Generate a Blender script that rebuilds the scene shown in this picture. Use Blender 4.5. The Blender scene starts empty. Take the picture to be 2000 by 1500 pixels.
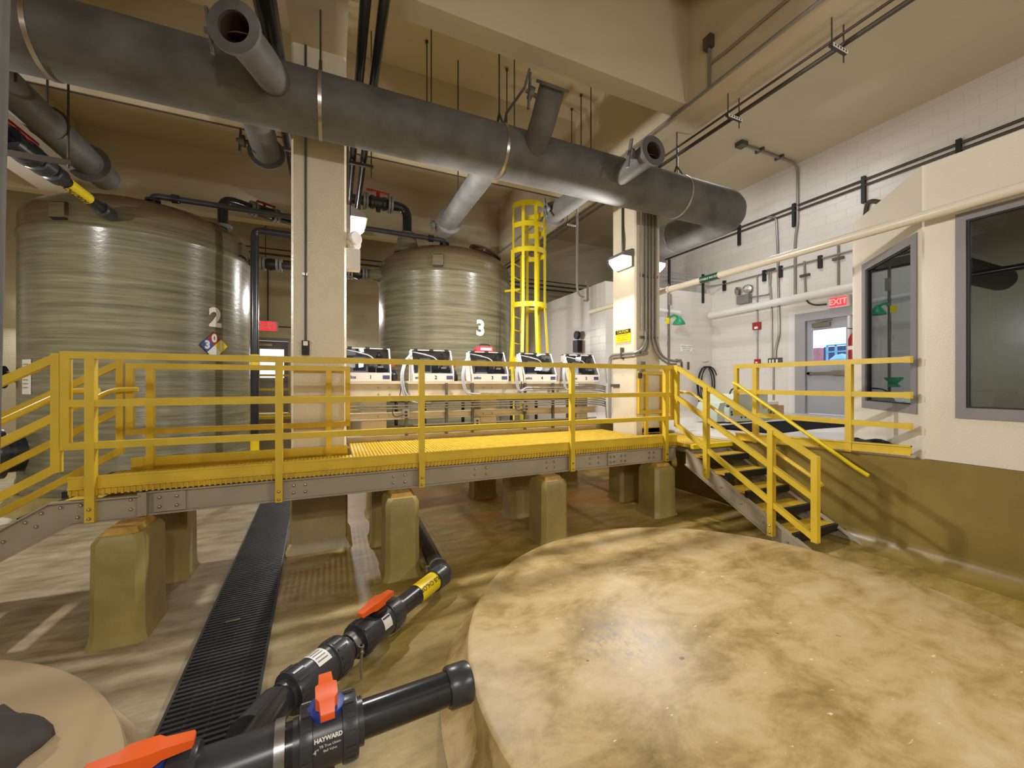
import bpy, bmesh, math, random
from mathutils import Vector, Matrix
random.seed(7)
SC = bpy.context.scene
COL = SC.collection
V = Vector

# ------------------------------------------------------------------ surveyed camera (level, 24 deg right of the room's depth axis)
F = 780.0; CX = 1000.0; CY = 748.0; EYE = V((0, 0, 2.0)); YAW = math.radians(24)
FW = V((math.sin(YAW), math.cos(YAW), 0)); RT = V((math.cos(YAW), -math.sin(YAW), 0)); UP = V((0, 0, 1))
def ray(px, py): return FW + RT * ((px - CX) / F) + UP * ((CY - py) / F)
def on(px, py, ax, v):
    d = ray(px, py); return EYE + d * ((v - EYE[ax]) / d[ax])
def pX(px, py, v): return on(px, py, 0, v)     # survey helpers: the point of a real plane seen at a pixel
def pY(px, py, v): return on(px, py, 1, v)
def pZ(px, py, v): return on(px, py, 2, v)

# ------------------------------------------------------------------ materials
def lin(c):
    return tuple(((x / 255) / 12.92 if x / 255 <= .04045 else ((x / 255 + .055) / 1.055) ** 2.4) for x in c) + (1,)
MATS = {}
class NT:
    def __init__(s, name):
        s.m = bpy.data.materials.new(name); s.m.use_nodes = True
        s.t = s.m.node_tree; s.n = s.t.nodes; s.l = s.t.links
        s.b = s.n['Principled BSDF']; s.out = s.n['Material Output']
    def new(s, typ, **kw):
        n = s.n.new(typ)
        for k, v in kw.items(): setattr(n, k, v)
        return n
    def set(s, sock, val):
        if hasattr(val, 'is_output'): s.l.new(val, sock)
        else: sock.default_value = val
    def coord(s, scale=(1, 1, 1), loc=(0, 0, 0)):
        tc = s.new('ShaderNodeTexCoord'); mp = s.new('ShaderNodeMapping')
        mp.inputs['Scale'].default_value = scale; mp.inputs['Location'].default_value = loc
        s.l.new(tc.outputs['Object'], mp.inputs['Vector']); return mp.outputs['Vector']
    def noise(s, vec, scale, detail=4, rough=.55, dist=0):
        n = s.new('ShaderNodeTexNoise'); s.l.new(vec, n.inputs['Vector'])
        n.inputs['Scale'].default_value = scale; n.inputs['Detail'].default_value = detail
        n.inputs['Roughness'].default_value = rough; n.inputs['Distortion'].default_value = dist
        return n.outputs['Fac']
    def ramp(s, fac, stops):
        r = s.new('ShaderNodeValToRGB'); s.l.new(fac, r.inputs['Fac'])
        e = r.color_ramp.elements
        while len(e) < len(stops): e.new(.5)
        for i, (p, c) in enumerate(stops):
            e[i].position = p; e[i].color = c if len(c) == 4 and max(c) <= 1 else lin(c)
        return r.outputs['Color']
    def mix(s, fac, a, b, mode='MIX'):
        m = s.new('ShaderNodeMix', data_type='RGBA', blend_type=mode)
        s.set(m.inputs['Factor'], fac); s.set(m.inputs[6], a); s.set(m.inputs[7], b)
        return m.outputs[2]
    def bump(s, h, strength=.2, dist=.01, normal=None):
        b = s.new('ShaderNodeBump'); b.inputs['Strength'].default_value = strength; b.inputs['Distance'].default_value = dist
        s.l.new(h, b.inputs['Height'])
        if normal is not None: s.l.new(normal, b.inputs['Normal'])
        return b.outputs['Normal']
    def fin(s, col=None, rough=None, metal=None, normal=None):
        if col is not None: s.set(s.b.inputs['Base Color'], col)
        if rough is not None: s.set(s.b.inputs['Roughness'], rough)
        if metal is not None: s.set(s.b.inputs['Metallic'], metal)
        if normal is not None: s.l.new(normal, s.b.inputs['Normal'])
        return s.m
def mat(name, c, rough=.5, metal=0, var=.12, vscale=3, bump=0, bscale=60, spec=None):
    t = NT(name); vec = t.coord()
    n = t.noise(vec, vscale, 5)
    base = lin(c)
    dark = tuple(x * (1 - var * 2) for x in base[:3]) + (1,); lite = tuple(min(1, x * (1 + var)) for x in base[:3]) + (1,)
    col = t.ramp(n, [(.3, dark), (.7, lite)])
    nor = None
    if bump: nor = t.bump(t.noise(vec, bscale, 3), bump, .01)
    if spec is not None: t.b.inputs['Specular IOR Level'].default_value = spec
    return t.fin(col, rough, metal, nor)
def emit(name, c, st):
    t = NT(name); t.b.inputs['Base Color'].default_value = lin(c)
    t.b.inputs['Emission Color'].default_value = lin(c); t.b.inputs['Emission Strength'].default_value = st
    return t.m
def block_mat(name, c, rough=.35, mortar=.55):
    t = NT(name); tc = t.new('ShaderNodeTexCoord'); sp = t.new('ShaderNodeSeparateXYZ'); t.l.new(tc.outputs['Object'], sp.inputs[0])
    ad = t.new('ShaderNodeMath', operation='ADD'); t.l.new(sp.outputs[0], ad.inputs[0]); t.l.new(sp.outputs[1], ad.inputs[1])
    cb = t.new('ShaderNodeCombineXYZ'); t.l.new(ad.outputs[0], cb.inputs[0]); t.l.new(sp.outputs[2], cb.inputs[1])
    br = t.new('ShaderNodeTexBrick'); t.l.new(cb.outputs[0], br.inputs['Vector'])
    br.inputs['Scale'].default_value = 1; br.inputs['Brick Width'].default_value = .41; br.inputs['Row Height'].default_value = .205
    br.inputs['Mortar Size'].default_value = .006; br.inputs['Mortar Smooth'].default_value = .6
    br.inputs['Color1'].default_value = (1, 1, 1, 1); br.inputs['Color2'].default_value = (.97, .97, .97, 1); br.inputs['Mortar'].default_value = (.0, .0, .0, 1)
    vec = t.coord(); n = t.noise(vec, .8, 4); base = lin(c)
    col = t.ramp(n, [(.3, tuple(x * .93 for x in base[:3]) + (1,)), (.7, base)])
    col = t.mix(.06, col, br.outputs['Color'], 'MULTIPLY')
    n1 = t.bump(t.noise(vec, 45, 3), .12, .01)
    n2 = t.bump(br.outputs['Color'], .5, .006, n1)
    return t.fin(col, rough, 0, n2)
def floor_mat():
    t = NT('floor_epoxy'); vec = t.coord()
    sp = t.new('ShaderNodeSeparateXYZ'); t.l.new(vec, sp.inputs[0])
    big = t.noise(vec, .55, 5, .6, .4); fine = t.noise(t.coord((1.5, 4, 1)), 1.6, 6, .65, .3)
    a = t.ramp(fine, [(.28, (124, 110, 82)), (.5, (162, 148, 118)), (.72, (188, 177, 150))])
    b = t.ramp(fine, [(.28, (112, 92, 34)), (.5, (146, 122, 56)), (.75, (176, 152, 90))])
    mr = t.new('ShaderNodeMapRange'); t.l.new(sp.outputs[0], mr.inputs['Value'])
    mr.inputs['From Min'].default_value = -.9; mr.inputs['From Max'].default_value = .5
    ad = t.new('ShaderNodeMath', operation='MULTIPLY_ADD'); t.l.new(big, ad.inputs[0]); ad.inputs[1].default_value = .9
    sb = t.new('ShaderNodeMath', operation='SUBTRACT'); t.l.new(mr.outputs[0], sb.inputs[0]); sb.inputs[1].default_value = .45
    t.l.new(sb.outputs[0], ad.inputs[2]); cl = t.new('ShaderNodeClamp'); t.l.new(ad.outputs[0], cl.inputs[0])
    col = t.mix(cl.outputs[0], a, b)
    # rusty spill stains on the floor beneath the raised walkway
    st = t.ramp(t.noise(t.coord((.5, 1.6, 1), (3, 1, 0)), 1.3, 6, .7, .6), [(.45, (0, 0, 0, 1)), (.62, (.8, .8, .8, 1))])
    my = t.new('ShaderNodeMapRange'); t.l.new(sp.outputs[1], my.inputs['Value'])
    my.inputs['From Min'].default_value = 4.3; my.inputs['From Max'].default_value = 5.4
    mm = t.new('ShaderNodeMath', operation='MULTIPLY'); t.l.new(st, mm.inputs[0]); t.l.new(my.outputs[0], mm.inputs[1])
    mx = t.new('ShaderNodeMapRange'); t.l.new(sp.outputs[0], mx.inputs['Value']); mx.inputs['From Min'].default_value = -1; mx.inputs['From Max'].default_value = -.3
    m2 = t.new('ShaderNodeMath', operation='MULTIPLY'); t.l.new(mm.outputs[0], m2.inputs[0]); t.l.new(mx.outputs[0], m2.inputs[1])
    col = t.mix(m2.outputs[0], col, lin((168, 100, 34)))
    ro = t.new('ShaderNodeMapRange'); t.l.new(big, ro.inputs['Value']); ro.inputs['To Min'].default_value = .36; ro.inputs['To Max'].default_value = .6
    nb = t.bump(t.noise(vec, 30, 4), .12, .01)
    return t.fin(col, ro.outputs[0], 0, nb)
def pad_mat():
    t = NT('pad_epoxy'); vec = t.coord((1, 1.5, 1)); n = t.noise(vec, 2.1, 9, .68, .3)
    col = t.ramp(n, [(.3, (122, 100, 50)), (.42, (158, 132, 78)), (.53, (184, 158, 106)), (.7, (202, 180, 138))])
    # worn grey scuffs near the middle of the pad
    v2 = t.coord(); d = t.new('ShaderNodeVectorMath', operation='DISTANCE'); t.l.new(v2, d.inputs[0]); d.inputs[1].default_value = (-.90, .28, .3)
    mr = t.new('ShaderNodeMapRange'); t.l.new(d.outputs['Value'], mr.inputs['Value'])
    mr.inputs['From Min'].default_value = .1; mr.inputs['From Max'].default_value = .42; mr.inputs['To Min'].default_value = .95; mr.inputs['To Max'].default_value = 0
    sc = t.ramp(t.noise(t.coord((3, 1.4, 1)), 9, 5, .8), [(.47, (0, 0, 0, 1)), (.6, (1, 1, 1, 1))])
    m = t.new('ShaderNodeMath', operation='MULTIPLY'); t.l.new(mr.outputs[0], m.inputs[0]); t.l.new(sc, m.inputs[1])
    col = t.mix(m.outputs[0], col, lin((128, 122, 118)))
    sp = t.ramp(t.noise(t.coord((1, 2.2, 1)), 11, 3, .5), [(.70, (0, 0, 0, 1)), (.73, (.8, .8, .8, 1))])
    dk = t.ramp(t.noise(t.coord((1.6, 1, 1), (5, 3, 0)), 8, 2, .5), [(.755, (0, 0, 0, 1)), (.77, (.85, .85, .85, 1))])
    col = t.mix(dk, col, lin((70, 48, 24)))
    col = t.mix(sp, col, lin((225, 212, 180)))
    ro = t.new('ShaderNodeMapRange'); t.l.new(n, ro.inputs['Value']); ro.inputs['To Min'].default_value = .3; ro.inputs['To Max'].default_value = .55
    return t.fin(col, ro.outputs[0], 0, t.bump(t.noise(v2, 22, 6, .7), .16, .006))
def tank_mat():
    t = NT('tank_fiberglass'); v = t.coord((.35, .35, 6.5)); n = t.noise(v, 2.0, 8, .66, .35)
    v2 = t.coord((.6, .6, 30)); n2 = t.noise(v2, 1.5, 3)
    col = t.ramp(n, [(.3, (72, 68, 52)), (.47, (99, 95, 75)), (.6, (121, 116, 93)), (.75, (153, 147, 122))])
    col = t.mix(.25, col, t.ramp(n2, [(.3, (80, 78, 50)), (.7, (156, 150, 112))]))
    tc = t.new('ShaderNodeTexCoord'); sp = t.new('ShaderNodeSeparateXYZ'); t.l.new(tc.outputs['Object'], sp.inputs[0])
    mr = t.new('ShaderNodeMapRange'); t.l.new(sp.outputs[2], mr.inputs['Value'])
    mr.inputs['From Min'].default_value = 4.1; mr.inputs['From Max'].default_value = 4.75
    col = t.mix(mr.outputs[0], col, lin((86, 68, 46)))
    nb = t.bump(t.noise(t.coord((1, 1, 2.2)), 9, 3), .10, .02)
    return t.fin(col, .24, 0, nb)
M = MATS
M['wall'] = block_mat('painted_block', (222, 217, 209))
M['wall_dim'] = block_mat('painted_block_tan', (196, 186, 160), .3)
M['ceil'] = mat('ceiling_paint', (200, 186, 158), .6, var=.03, vscale=.6, bump=.06, bscale=80)
M['plain'] = mat('smooth_wall_paint', (216, 207, 191), .34, var=.03, vscale=1, bump=.22, bscale=60)
M['dframe'] = mat('door_frame_light', (166, 166, 172), .4, var=.03)
M['col'] = mat('column_paint', (214, 204, 182), .2, var=.03, bump=.5, bscale=48)
M['floor'] = floor_mat(); M['pad'] = pad_mat(); M['tank'] = tank_mat(); M['pad2'] = mat('pad_tan', (178, 156, 122), .5, var=.08, vscale=1.2, bump=.1, bscale=20)
M['pier'] = mat('pier_epoxy', (156, 138, 78), .38, var=.16, vscale=2.2, bump=.2, bscale=18)
M['cont'] = mat('containment_epoxy', (132, 112, 54), .33, var=.16, vscale=1.3, bump=.15, bscale=14)
M['slab'] = mat('platform_paint', (214, 208, 200), .3, var=.04, vscale=2)
M['yellow'] = mat('yellow_paint', (214, 182, 48), .4, var=.06, vscale=4, bump=.05, bscale=90)
M['yellow2'] = mat('bright_yellow_paint', (235, 212, 20), .4, var=.04)
M['grate'] = mat('yellow_grating', (206, 168, 40), .6, var=.1, vscale=8)
M['beige'] = mat('beige_fiberglass', (190, 176, 150), .4, var=.06, vscale=3)
M['duct'] = mat('duct_grey', (90, 89, 86), .62, var=.2, vscale=2.6, bump=.08, bscale=9, spec=.3)
M['ductin'] = mat('duct_inside', (66, 42, 22), .7)
M['pvc'] = mat('black_pvc', (34, 35, 40), .22, var=.12)
M['pvcg'] = mat('grey_pvc', (50, 51, 56), .3, var=.1)
M['cond'] = mat('conduit_grey', (138, 134, 128), .38, .3, var=.06)
M['dcond'] = mat('conduit_dark', (64, 56, 46), .5, .1, var=.06)
M['steel'] = mat('steel', (176, 170, 160), .28, .9, var=.05)
M['galv'] = mat('strut_galvanised', (92, 86, 78), .45, .5, var=.1)
M['black'] = mat('black_plastic', (14, 14, 15), .5, var=.1)
M['grey'] = mat('grey_plastic', (120, 118, 116), .45)
M['frame'] = mat('window_frame_grey', (124, 122, 124), .45, var=.03)
M['door'] = mat('door_grey', (172, 174, 184), .4, var=.03)
M['white'] = mat('white_paint', (226, 224, 220), .3, var=.02)
M['pwhite'] = mat('pipe_cream', (224, 214, 196), .22, var=.02)
M['orange'] = mat('orange_plastic', (240, 94, 26), .4, var=.04)
M['blue'] = mat('blue_plastic', (40, 66, 150), .4, var=.05)
M['red'] = mat('red_paint', (150, 26, 26), .4, var=.05)
M['label_y'] = mat('label_yellow', (240, 212, 20), .4, var=.02)
M['label_w'] = mat('label_white', (236, 234, 228), .4, var=.02)
M['ink'] = mat('ink_black', (18, 17, 16), .6, var=.02)
M['inkblue'] = mat('ink_blue', (52, 62, 104), .6, var=.02)
M['green'] = mat('safety_green', (20, 140, 92), .4, var=.05)
M['dgreen'] = mat('label_green', (12, 78, 50), .4, var=.05)
M['machine'] = mat('machine_pale_green', (196, 206, 192), .4, var=.03)
M['card'] = mat('cardboard', (186, 152, 112), .7, var=.06)
M['rubber'] = mat('rubber', (24, 23, 23), .7, var=.1)
M['mat'] = mat('floor_mat', (9, 9, 11), .95, var=.2, vscale=30, spec=.1)
M['tarp'] = mat('dark_tarp', (62, 58, 54), .75, var=.2, bump=.5, bscale=12)
M['trench'] = mat('trench_black', (44, 44, 47), .42, var=.2)
M['trenchshade'] = mat('trench_hollow_shade', (5, 5, 6), .8)
M['blueg'] = mat('controller_slate', (52, 66, 76), .5)
M['gpanel'] = mat('panel_grey', (222, 220, 216), .5)
M['pump'] = mat('pump_charcoal', (46, 46, 50), .45)
M['beam'] = mat('beige_shaded', (158, 148, 128), .4, var=.06, vscale=3)  # darker beige copy; shade on the walkway beam fronts put into the colour
M['box'] = mat('cabinet_offwhite', (206, 200, 190), .4, var=.03)
M['grout'] = mat('grout_ochre', (178, 138, 58), .45, var=.2, vscale=14, bump=.5, bscale=24)
M['tube'] = mat('clear_tubing', (158, 160, 166), .25, var=.04)
M['pinkred'] = mat('drill_red', (176, 40, 52), .4)
M['wood'] = mat('table_top', (96, 62, 46), .4)
M['brick'] = mat('outside_brick', (190, 120, 130), .8)
M['navy'] = mat('outside_blue', (44, 60, 110), .6)
M['cyan'] = mat('outside_cyan', (120, 190, 220), .4)
M['ground'] = mat('outside_ground', (190, 188, 184), .9)
M['silver'] = mat('silver_tape', (150, 148, 146), .3, .8)
M['lamp'] = emit('lamp_lens', (255, 246, 226), 9)
M['exit'] = emit('exit_red', (255, 34, 52), 1.6)
M['screen'] = emit('screen_blue', (60, 104, 190), .45)
def glass_mat(name, tint, refl=.09):
    t = NT(name); t.n.remove(t.b)
    tr = t.new('ShaderNodeBsdfTransparent'); tr.inputs[0].default_value = tint
    gl = t.new('ShaderNodeBsdfGlossy'); gl.inputs['Roughness'].default_value = .01; gl.inputs[0].default_value = (.86, .94, 1, 1)
    ge = t.new('ShaderNodeNewGeometry'); dt_ = t.new('ShaderNodeVectorMath', operation='DOT_PRODUCT')
    t.l.new(ge.outputs['Normal'], dt_.inputs[0]); t.l.new(ge.outputs['Incoming'], dt_.inputs[1])
    ab_ = t.new('ShaderNodeMath', operation='ABSOLUTE'); t.l.new(dt_.outputs['Value'], ab_.inputs[0])
    om = t.new('ShaderNodeMath', operation='SUBTRACT'); om.inputs[0].default_value = 1; t.l.new(ab_.outputs[0], om.inputs[1])
    pw = t.new('ShaderNodeMath', operation='POWER'); t.l.new(om.outputs[0], pw.inputs[0]); pw.inputs[1].default_value = 5
    ad = t.new('ShaderNodeMath', operation='MULTIPLY_ADD'); t.l.new(pw.outputs[0], ad.inputs[0]); ad.inputs[1].default_value = .95 - refl; ad.inputs[2].default_value = .04 + refl
    mx = t.new('ShaderNodeMixShader'); t.l.new(ad.outputs[0], mx.inputs[0]); t.l.new(tr.outputs[0], mx.inputs[1]); t.l.new(gl.outputs[0], mx.inputs[2])
    t.l.new(mx.outputs[0], t.out.inputs[0]); return t.m
M['glass'] = glass_mat('office_glass', (.52, .56, .6, 1), .14)
M['dglass'] = glass_mat('door_glass', (.9, .93, .97, 1), 0)
M['smoke'] = glass_mat('smoked_acrylic', (.68, .68, .7, 1), .0)

# ------------------------------------------------------------------ mesh builder
class MB:
    def __init__(s): s.v = []; s.f = []
    def add(s, vs, fs):
        o = len(s.v); s.v += [V(p) for p in vs]; s.f += [tuple(i + o for i in f) for f in fs]; return s
    def box(s, a, b):
        (x0, y0, z0), (x1, y1, z1) = [[min(p, q) for p, q in zip(a, b)], [max(p, q) for p, q in zip(a, b)]]
        return s.add([(x0, y0, z0), (x1, y0, z0), (x1, y1, z0), (x0, y1, z0), (x0, y0, z1), (x1, y0, z1), (x1, y1, z1), (x0, y1, z1)],
                     [(0, 3, 2, 1), (4, 5, 6, 7), (0, 1, 5, 4), (1, 2, 6, 5), (2, 3, 7, 6), (3, 0, 4, 7)])
    def obox(s, c, ux, uy, uz, hx, hy, hz):
        c = V(c); ux = V(ux).normalized() * hx; uy = V(uy).normalized() * hy; uz = V(uz).normalized() * hz
        vs = [c + ux * i + uy * j + uz * k for k in (-1, 1) for i, j in ((-1, -1), (1, -1), (1, 1), (-1, 1))]
        return s.add(vs, [(0, 3, 2, 1), (4, 5, 6, 7), (0, 1, 5, 4), (1, 2, 6, 5), (2, 3, 7, 6), (3, 0, 4, 7)])
    def bar(s, p, q, w, h, up=(0, 0, 1)):
        p = V(p); q = V(q); d = q - p; L = d.length; d.normalize(); u = V(up)
        if abs(d.dot(u)) > .99: u = V((0, 1, 0))
        sd = d.cross(u).normalized(); u = sd.cross(d).normalized()
        return s.obox((p + q) / 2, d, sd, u, L / 2, w / 2, h / 2)
    def loft(s, loops, cap=True):
        n = len(loops[0]); o = len(s.v)
        for lp in loops: s.v += [V(p) for p in lp]
        for k in range(len(loops) - 1):
            for i in range(n):
                j = (i + 1) % n; s.f.append((o + k * n + i, o + k * n + j, o + (k + 1) * n + j, o + (k + 1) * n + i))
        if cap:
            s.f.append(tuple(o + i for i in reversed(range(n)))); s.f.append(tuple(o + (len(loops) - 1) * n + i for i in range(n)))
        return s
    def prism(s, poly, d):
        d = V(d); return s.loft([[V(p) for p in poly], [V(p) + d for p in poly]])
    def frame(s, d):
        d = V(d).normalized(); a = V((0, 0, 1)) if abs(d.z) < .9 else V((1, 0, 0))
        x = d.cross(a).normalized(); return x, x.cross(d).normalized() * -1, d
    def lathe(s, prof, base, d=(0, 0, 1), seg=32, cap=True, a0=0, a1=2 * math.pi):
        x, y, d = s.frame(d); base = V(base)
        loops = [[base + d * h + (x * math.cos(2 * math.pi * i / seg) + y * math.sin(2 * math.pi * i / seg)) * r for i in range(seg)] for r, h in prof]
        return s.loft(loops, cap)
    def cyl(s, p, q, r, r2=None, seg=16, cap=True):
        p = V(p); q = V(q); return s.lathe([(r, 0), (r if r2 is None else r2, (q - p).length)], p, q - p, seg, cap)
    def ring(s, p, d, r0, r1, h, seg=28):
        return s.lathe([(r0, 0), (r1, 0), (r1, h), (r0, h), (r0, 0)], p, d, seg, False)
    def ball(s, c, r, seg=14, sx=1):
        return s.lathe([(max(1e-4, r * math.sin(math.pi * k / 8)), -r * math.cos(math.pi * k / 8)) for k in range(9)], c, (0, 0, 1), seg, False)
    def tube(s, pts, r, seg=10, bend=0, cap=True, steps=5):
        pts = [V(p) for p in pts]
        if bend:
            out = [pts[0]]
            for i in range(1, len(pts) - 1):
                a, b, c = pts[i - 1], pts[i], pts[i + 1]
                da = min(bend, (a - b).length * .49); dc = min(bend, (c - b).length * .49)
                p0 = b + (a - b).normalized() * da; p1 = b + (c - b).normalized() * dc
                for k in range(steps + 1):
                    t = k / steps; out.append(p0 * (1 - t) ** 2 + b * 2 * t * (1 - t) + p1 * t * t)
            out.append(pts[-1]); pts = out
        tg = []
        for i in range(len(pts)):
            a = pts[max(0, i - 1)]; b = pts[min(len(pts) - 1, i + 1)]; tg.append((b - a).normalized())
        x, y, _ = s.frame(tg[0]); loops = []
        for i, p in enumerate(pts):
            x = (x - tg[i] * x.dot(tg[i])).normalized(); y = tg[i].cross(x)
            loops.append([p + (x * math.cos(2 * math.pi * k / seg) + y * math.sin(2 * math.pi * k / seg)) * r for k in range(seg)])
        return s.loft(loops, cap)
    def text(s, body, size, o, xd, yd, off=.0, lift=None, weight=0, wrap=None):
        cu = bpy.data.curves.new('t', 'FONT'); cu.body = body; cu.size = size; cu.align_x = 'CENTER'; cu.align_y = 'CENTER'
        cu.offset = weight; cu.resolution_u = 5
        ob = bpy.data.objects.new('t', cu); COL.objects.link(ob)
        dg = bpy.context.evaluated_depsgraph_get(); me = bpy.data.meshes.new_from_object(ob.evaluated_get(dg))
        xd = V(xd).normalized(); yd = V(yd).normalized(); o = V(o)
        if wrap: vs = [wrap(v.co.x, v.co.y) for v in me.vertices]
        else: vs = [o + xd * v.co.x + yd * v.co.y for v in me.vertices]
        s.add(vs, [tuple(p.vertices) for p in me.polygons])
        bpy.data.objects.remove(ob); bpy.data.meshes.remove(me); bpy.data.curves.remove(cu); return s

LOC = {}
def mesh_obj(name, mb, m, loc, angle=35):
    me = bpy.data.meshes.new(name); loc = V(loc)
    me.from_pydata([v - loc for v in mb.v], [], mb.f); me.update()
    bm = bmesh.new(); bm.from_mesh(me); bmesh.ops.recalc_face_normals(bm, faces=bm.faces); bm.to_mesh(me); bm.free()
    for p in me.polygons: p.use_smooth = True
    me.set_sharp_from_angle(angle=math.radians(angle))
    me.materials.append(M[m] if isinstance(m, str) else m)
    o = bpy.data.objects.new(name, me); COL.objects.link(o); return o
def tag(o, label, cat, group=None):
    o['label'] = label; o['category'] = cat
    if group: o['group'] = group
    return o
def thing(name, label, cat, loc, group=None):
    o = bpy.data.objects.new(name, None); COL.objects.link(o); o.location = loc; o.empty_display_size = .1
    LOC[o.name] = V(loc); return tag(o, label, cat, group)
def part(name, mb, m, parent, label=None):
    o = mesh_obj(name, mb, m, LOC[parent.name]); o.parent = parent; LOC[o.name] = LOC[parent.name]
    if label: o['label'] = label
    return o
def pieces(name, mb, m, parent, label=None):
    par = list(range(len(mb.v)))
    def find(i):
        while par[i] != i: par[i] = par[par[i]]; i = par[i]
        return i
    for f in mb.f:
        r0 = find(f[0])
        for i in f[1:]: par[find(i)] = r0
    isl = {}
    for f in mb.f: isl.setdefault(find(f[0]), []).append(f)
    out = []
    for fs in isl.values():
        ids = sorted({i for f in fs for i in f}); ix = {i: k for k, i in enumerate(ids)}
        q = MB(); q.v = [mb.v[i] for i in ids]; q.f = [tuple(ix[i] for i in f) for f in fs]
        out.append(part(name, q, m, parent, label))
    return out
def solo(name, mb, m, label, cat, group=None):
    xs = [v.x for v in mb.v]; ys = [v.y for v in mb.v]; zs = [v.z for v in mb.v]
    loc = V(((min(xs) + max(xs)) / 2, (min(ys) + max(ys)) / 2, min(zs)))
    o = mesh_obj(name, mb, m, loc); o.location = loc; LOC[o.name] = loc
    return tag(o, label, cat, group)
def struct(name, mb, m, parent=None):
    if parent: return part(name, mb, m, parent)
    o = mesh_obj(name, mb, m, (0, 0, 0)); o['kind'] = 'structure'; LOC[o.name] = V((0, 0, 0)); return o
def copy_tree(o, loc, parent=None):
    c = o.copy(); COL.objects.link(c)
    if parent: c.parent = parent
    else: c.location = loc
    for ch in list(o.children): copy_tree(ch, None, c)
    return c
def fz(x): return .034 * max(0.0, x)

# ================================================================== THE SETTING
ZC = 7.5; ZB = 6.0; YB = 13.3; XR = 10.6; ZP = 1.25; ZG = 1.13
b = MB()                                                      # floor: falls gently to the trench drain
xs = [-9.6, -6, -3, 0, 1, 2, 3, 4, 5.42, 11]; ys = [-4.2, 0, 3, 6, 9, 13.5]
o = []
for x in xs:
    for y in ys: o.append((x, y, fz(min(x, 5.42))))
n = len(ys)
b.add(o, [(i * n + j, (i + 1) * n + j, (i + 1) * n + j + 1, i * n + j + 1) for i in range(len(xs) - 1) for j in range(n - 1)])
struct('floor', b, 'floor')
struct('ceiling', MB().box((-9.8, -4.4, ZC), (11, 13.6, ZC + .2)), 'ceil')
# outer walls (openings for the two doors)
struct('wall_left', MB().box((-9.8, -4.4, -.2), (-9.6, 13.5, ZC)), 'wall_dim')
struct('wall_front', MB().box((-9.8, -4.4, -.2), (11, -4.2, ZC)), 'wall')
DX0, DX1, DZ1 = -2.12, -1.17, 3.3                             # far door in the back wall
b = MB().box((-9.6, YB, -.2), (DX0, YB + .2, ZC)).box((DX1, YB, -.2), (11, YB + .2, ZC)).box((DX0, YB, DZ1), (DX1, YB + .2, ZC)).box((DX0, YB, -.2), (DX1, YB + .2, 1.13))
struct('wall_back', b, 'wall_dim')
RY0, RY1, RZ1 = 4.95, 6.29, 3.72                               # door in the right wall
b = MB().box((XR, -4.4, -.2), (XR + .2, RY0, ZC)).box((XR, RY1, -.2), (XR + .2, YB + .2, ZC)).box((XR, RY0, RZ1), (XR + .2, RY1, ZC)).box((XR, RY0, -.2), (XR + .2, RY1, ZP))
struct('wall_right', b, 'wall')
struct('wall_partition', MB().box((6.6, 8.7, 0), (XR, 8.9, 4.72)).box((6.6, 8.9, 0), (6.8, YB, 4.72)), 'wall')
# containment wall under the raised concrete slab, and the slab
b = MB()
prof = [(5.42, 4.02, 1.16), (5.42, 3.0, 1.19), (5.42, 2.0, 1.23), (5.42, -4.2, 1.24)]
bot = [(5.42, 4.02, fz(5.42)), (5.42, 3.0, fz(5.42)), (5.42, 2, fz(5.42)), (5.42, -4.2, fz(5.42))]
b.add([*prof, *bot, *[(5.62, y, z) for _, y, z in prof], *[(5.62, y, z) for _, y, z in bot]],
      [(i, i + 1, i + 5, i + 4) for i in range(3)] + [(i + 8, i + 9, i + 13, i + 12) for i in range(3)] + [(i, i + 1, i + 9, i + 8) for i in range(3)] + [(0, 4, 12, 8), (3, 7, 15, 11)])
cv = [(5.42 - .17 + .17 * math.sin(a), .18 + .17 - .17 * math.cos(a)) for a in [math.pi / 2 * k / 8 for k in range(9)]]
b.add([(x, 4.02, z) for x, z in cv] + [(x, -4.2, z) for x, z in cv], [(i, i + 1, i + 10, i + 9) for i in range(8)])
b.box((5.42, 4.02, 0), (5.62, 8.7, 1.13))
struct('wall_containment', b, 'cont')
b = MB()
tp = [(5.43, 4.02, 1.165), (5.43, 6.2, 1.165), (5.43, 8.7, 1.22), (XR, 8.7, ZP), (XR, 3.2, ZP), (6.6, 3.2, ZP), (5.5, 2.06, ZP), (5.44, 2.06, 1.245)]
b.loft([[(x, y, z - .14) for x, y, z in tp], tp])
struct('floor_platform', b, 'slab')
# control room corner: long wall with window_2, 45-degree wall with window_1
W1a = V((5.45, 2.02, 0)); DG = V((.7071, .7071, 0)); ND = V((-.7071, .7071, 0)); ZR = 4.2
def at45(u, z, d=0): return V((W1a.x, W1a.y, 0)) + DG * u + ND * d + V((0, 0, z))
def slab45(mb, u0, u1, z0, z1, d0, d1):
    return mb.loft([[at45(u0, z, d0), at45(u1, z, d0), at45(u1, z, d1), at45(u0, z, d1)] for z in (z0, z1)])
b = MB()
UW0, UW1, WZ0, WZ1 = .05, 1.27, 1.68, 3.55
slab45(b, -.02, 1.56, 1.23, WZ0, 0, -.2); slab45(b, -.02, 1.56, WZ1, ZR, 0, -.2)
slab45(b, -.02, UW0, WZ0, WZ1, 0, -.2); slab45(b, UW1, 1.56, WZ0, WZ1, 0, -.2)
b.box((6.53, 3.0, ZP), (6.73, 3.12, ZR)); b.box((6.56, 3.0, ZP), (XR, 3.12, ZR))
struct('wall_angled', b, 'plain')
V0, V1, VZ0, VZ1 = 1.768, -.6, 1.665, 3.61
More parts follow.
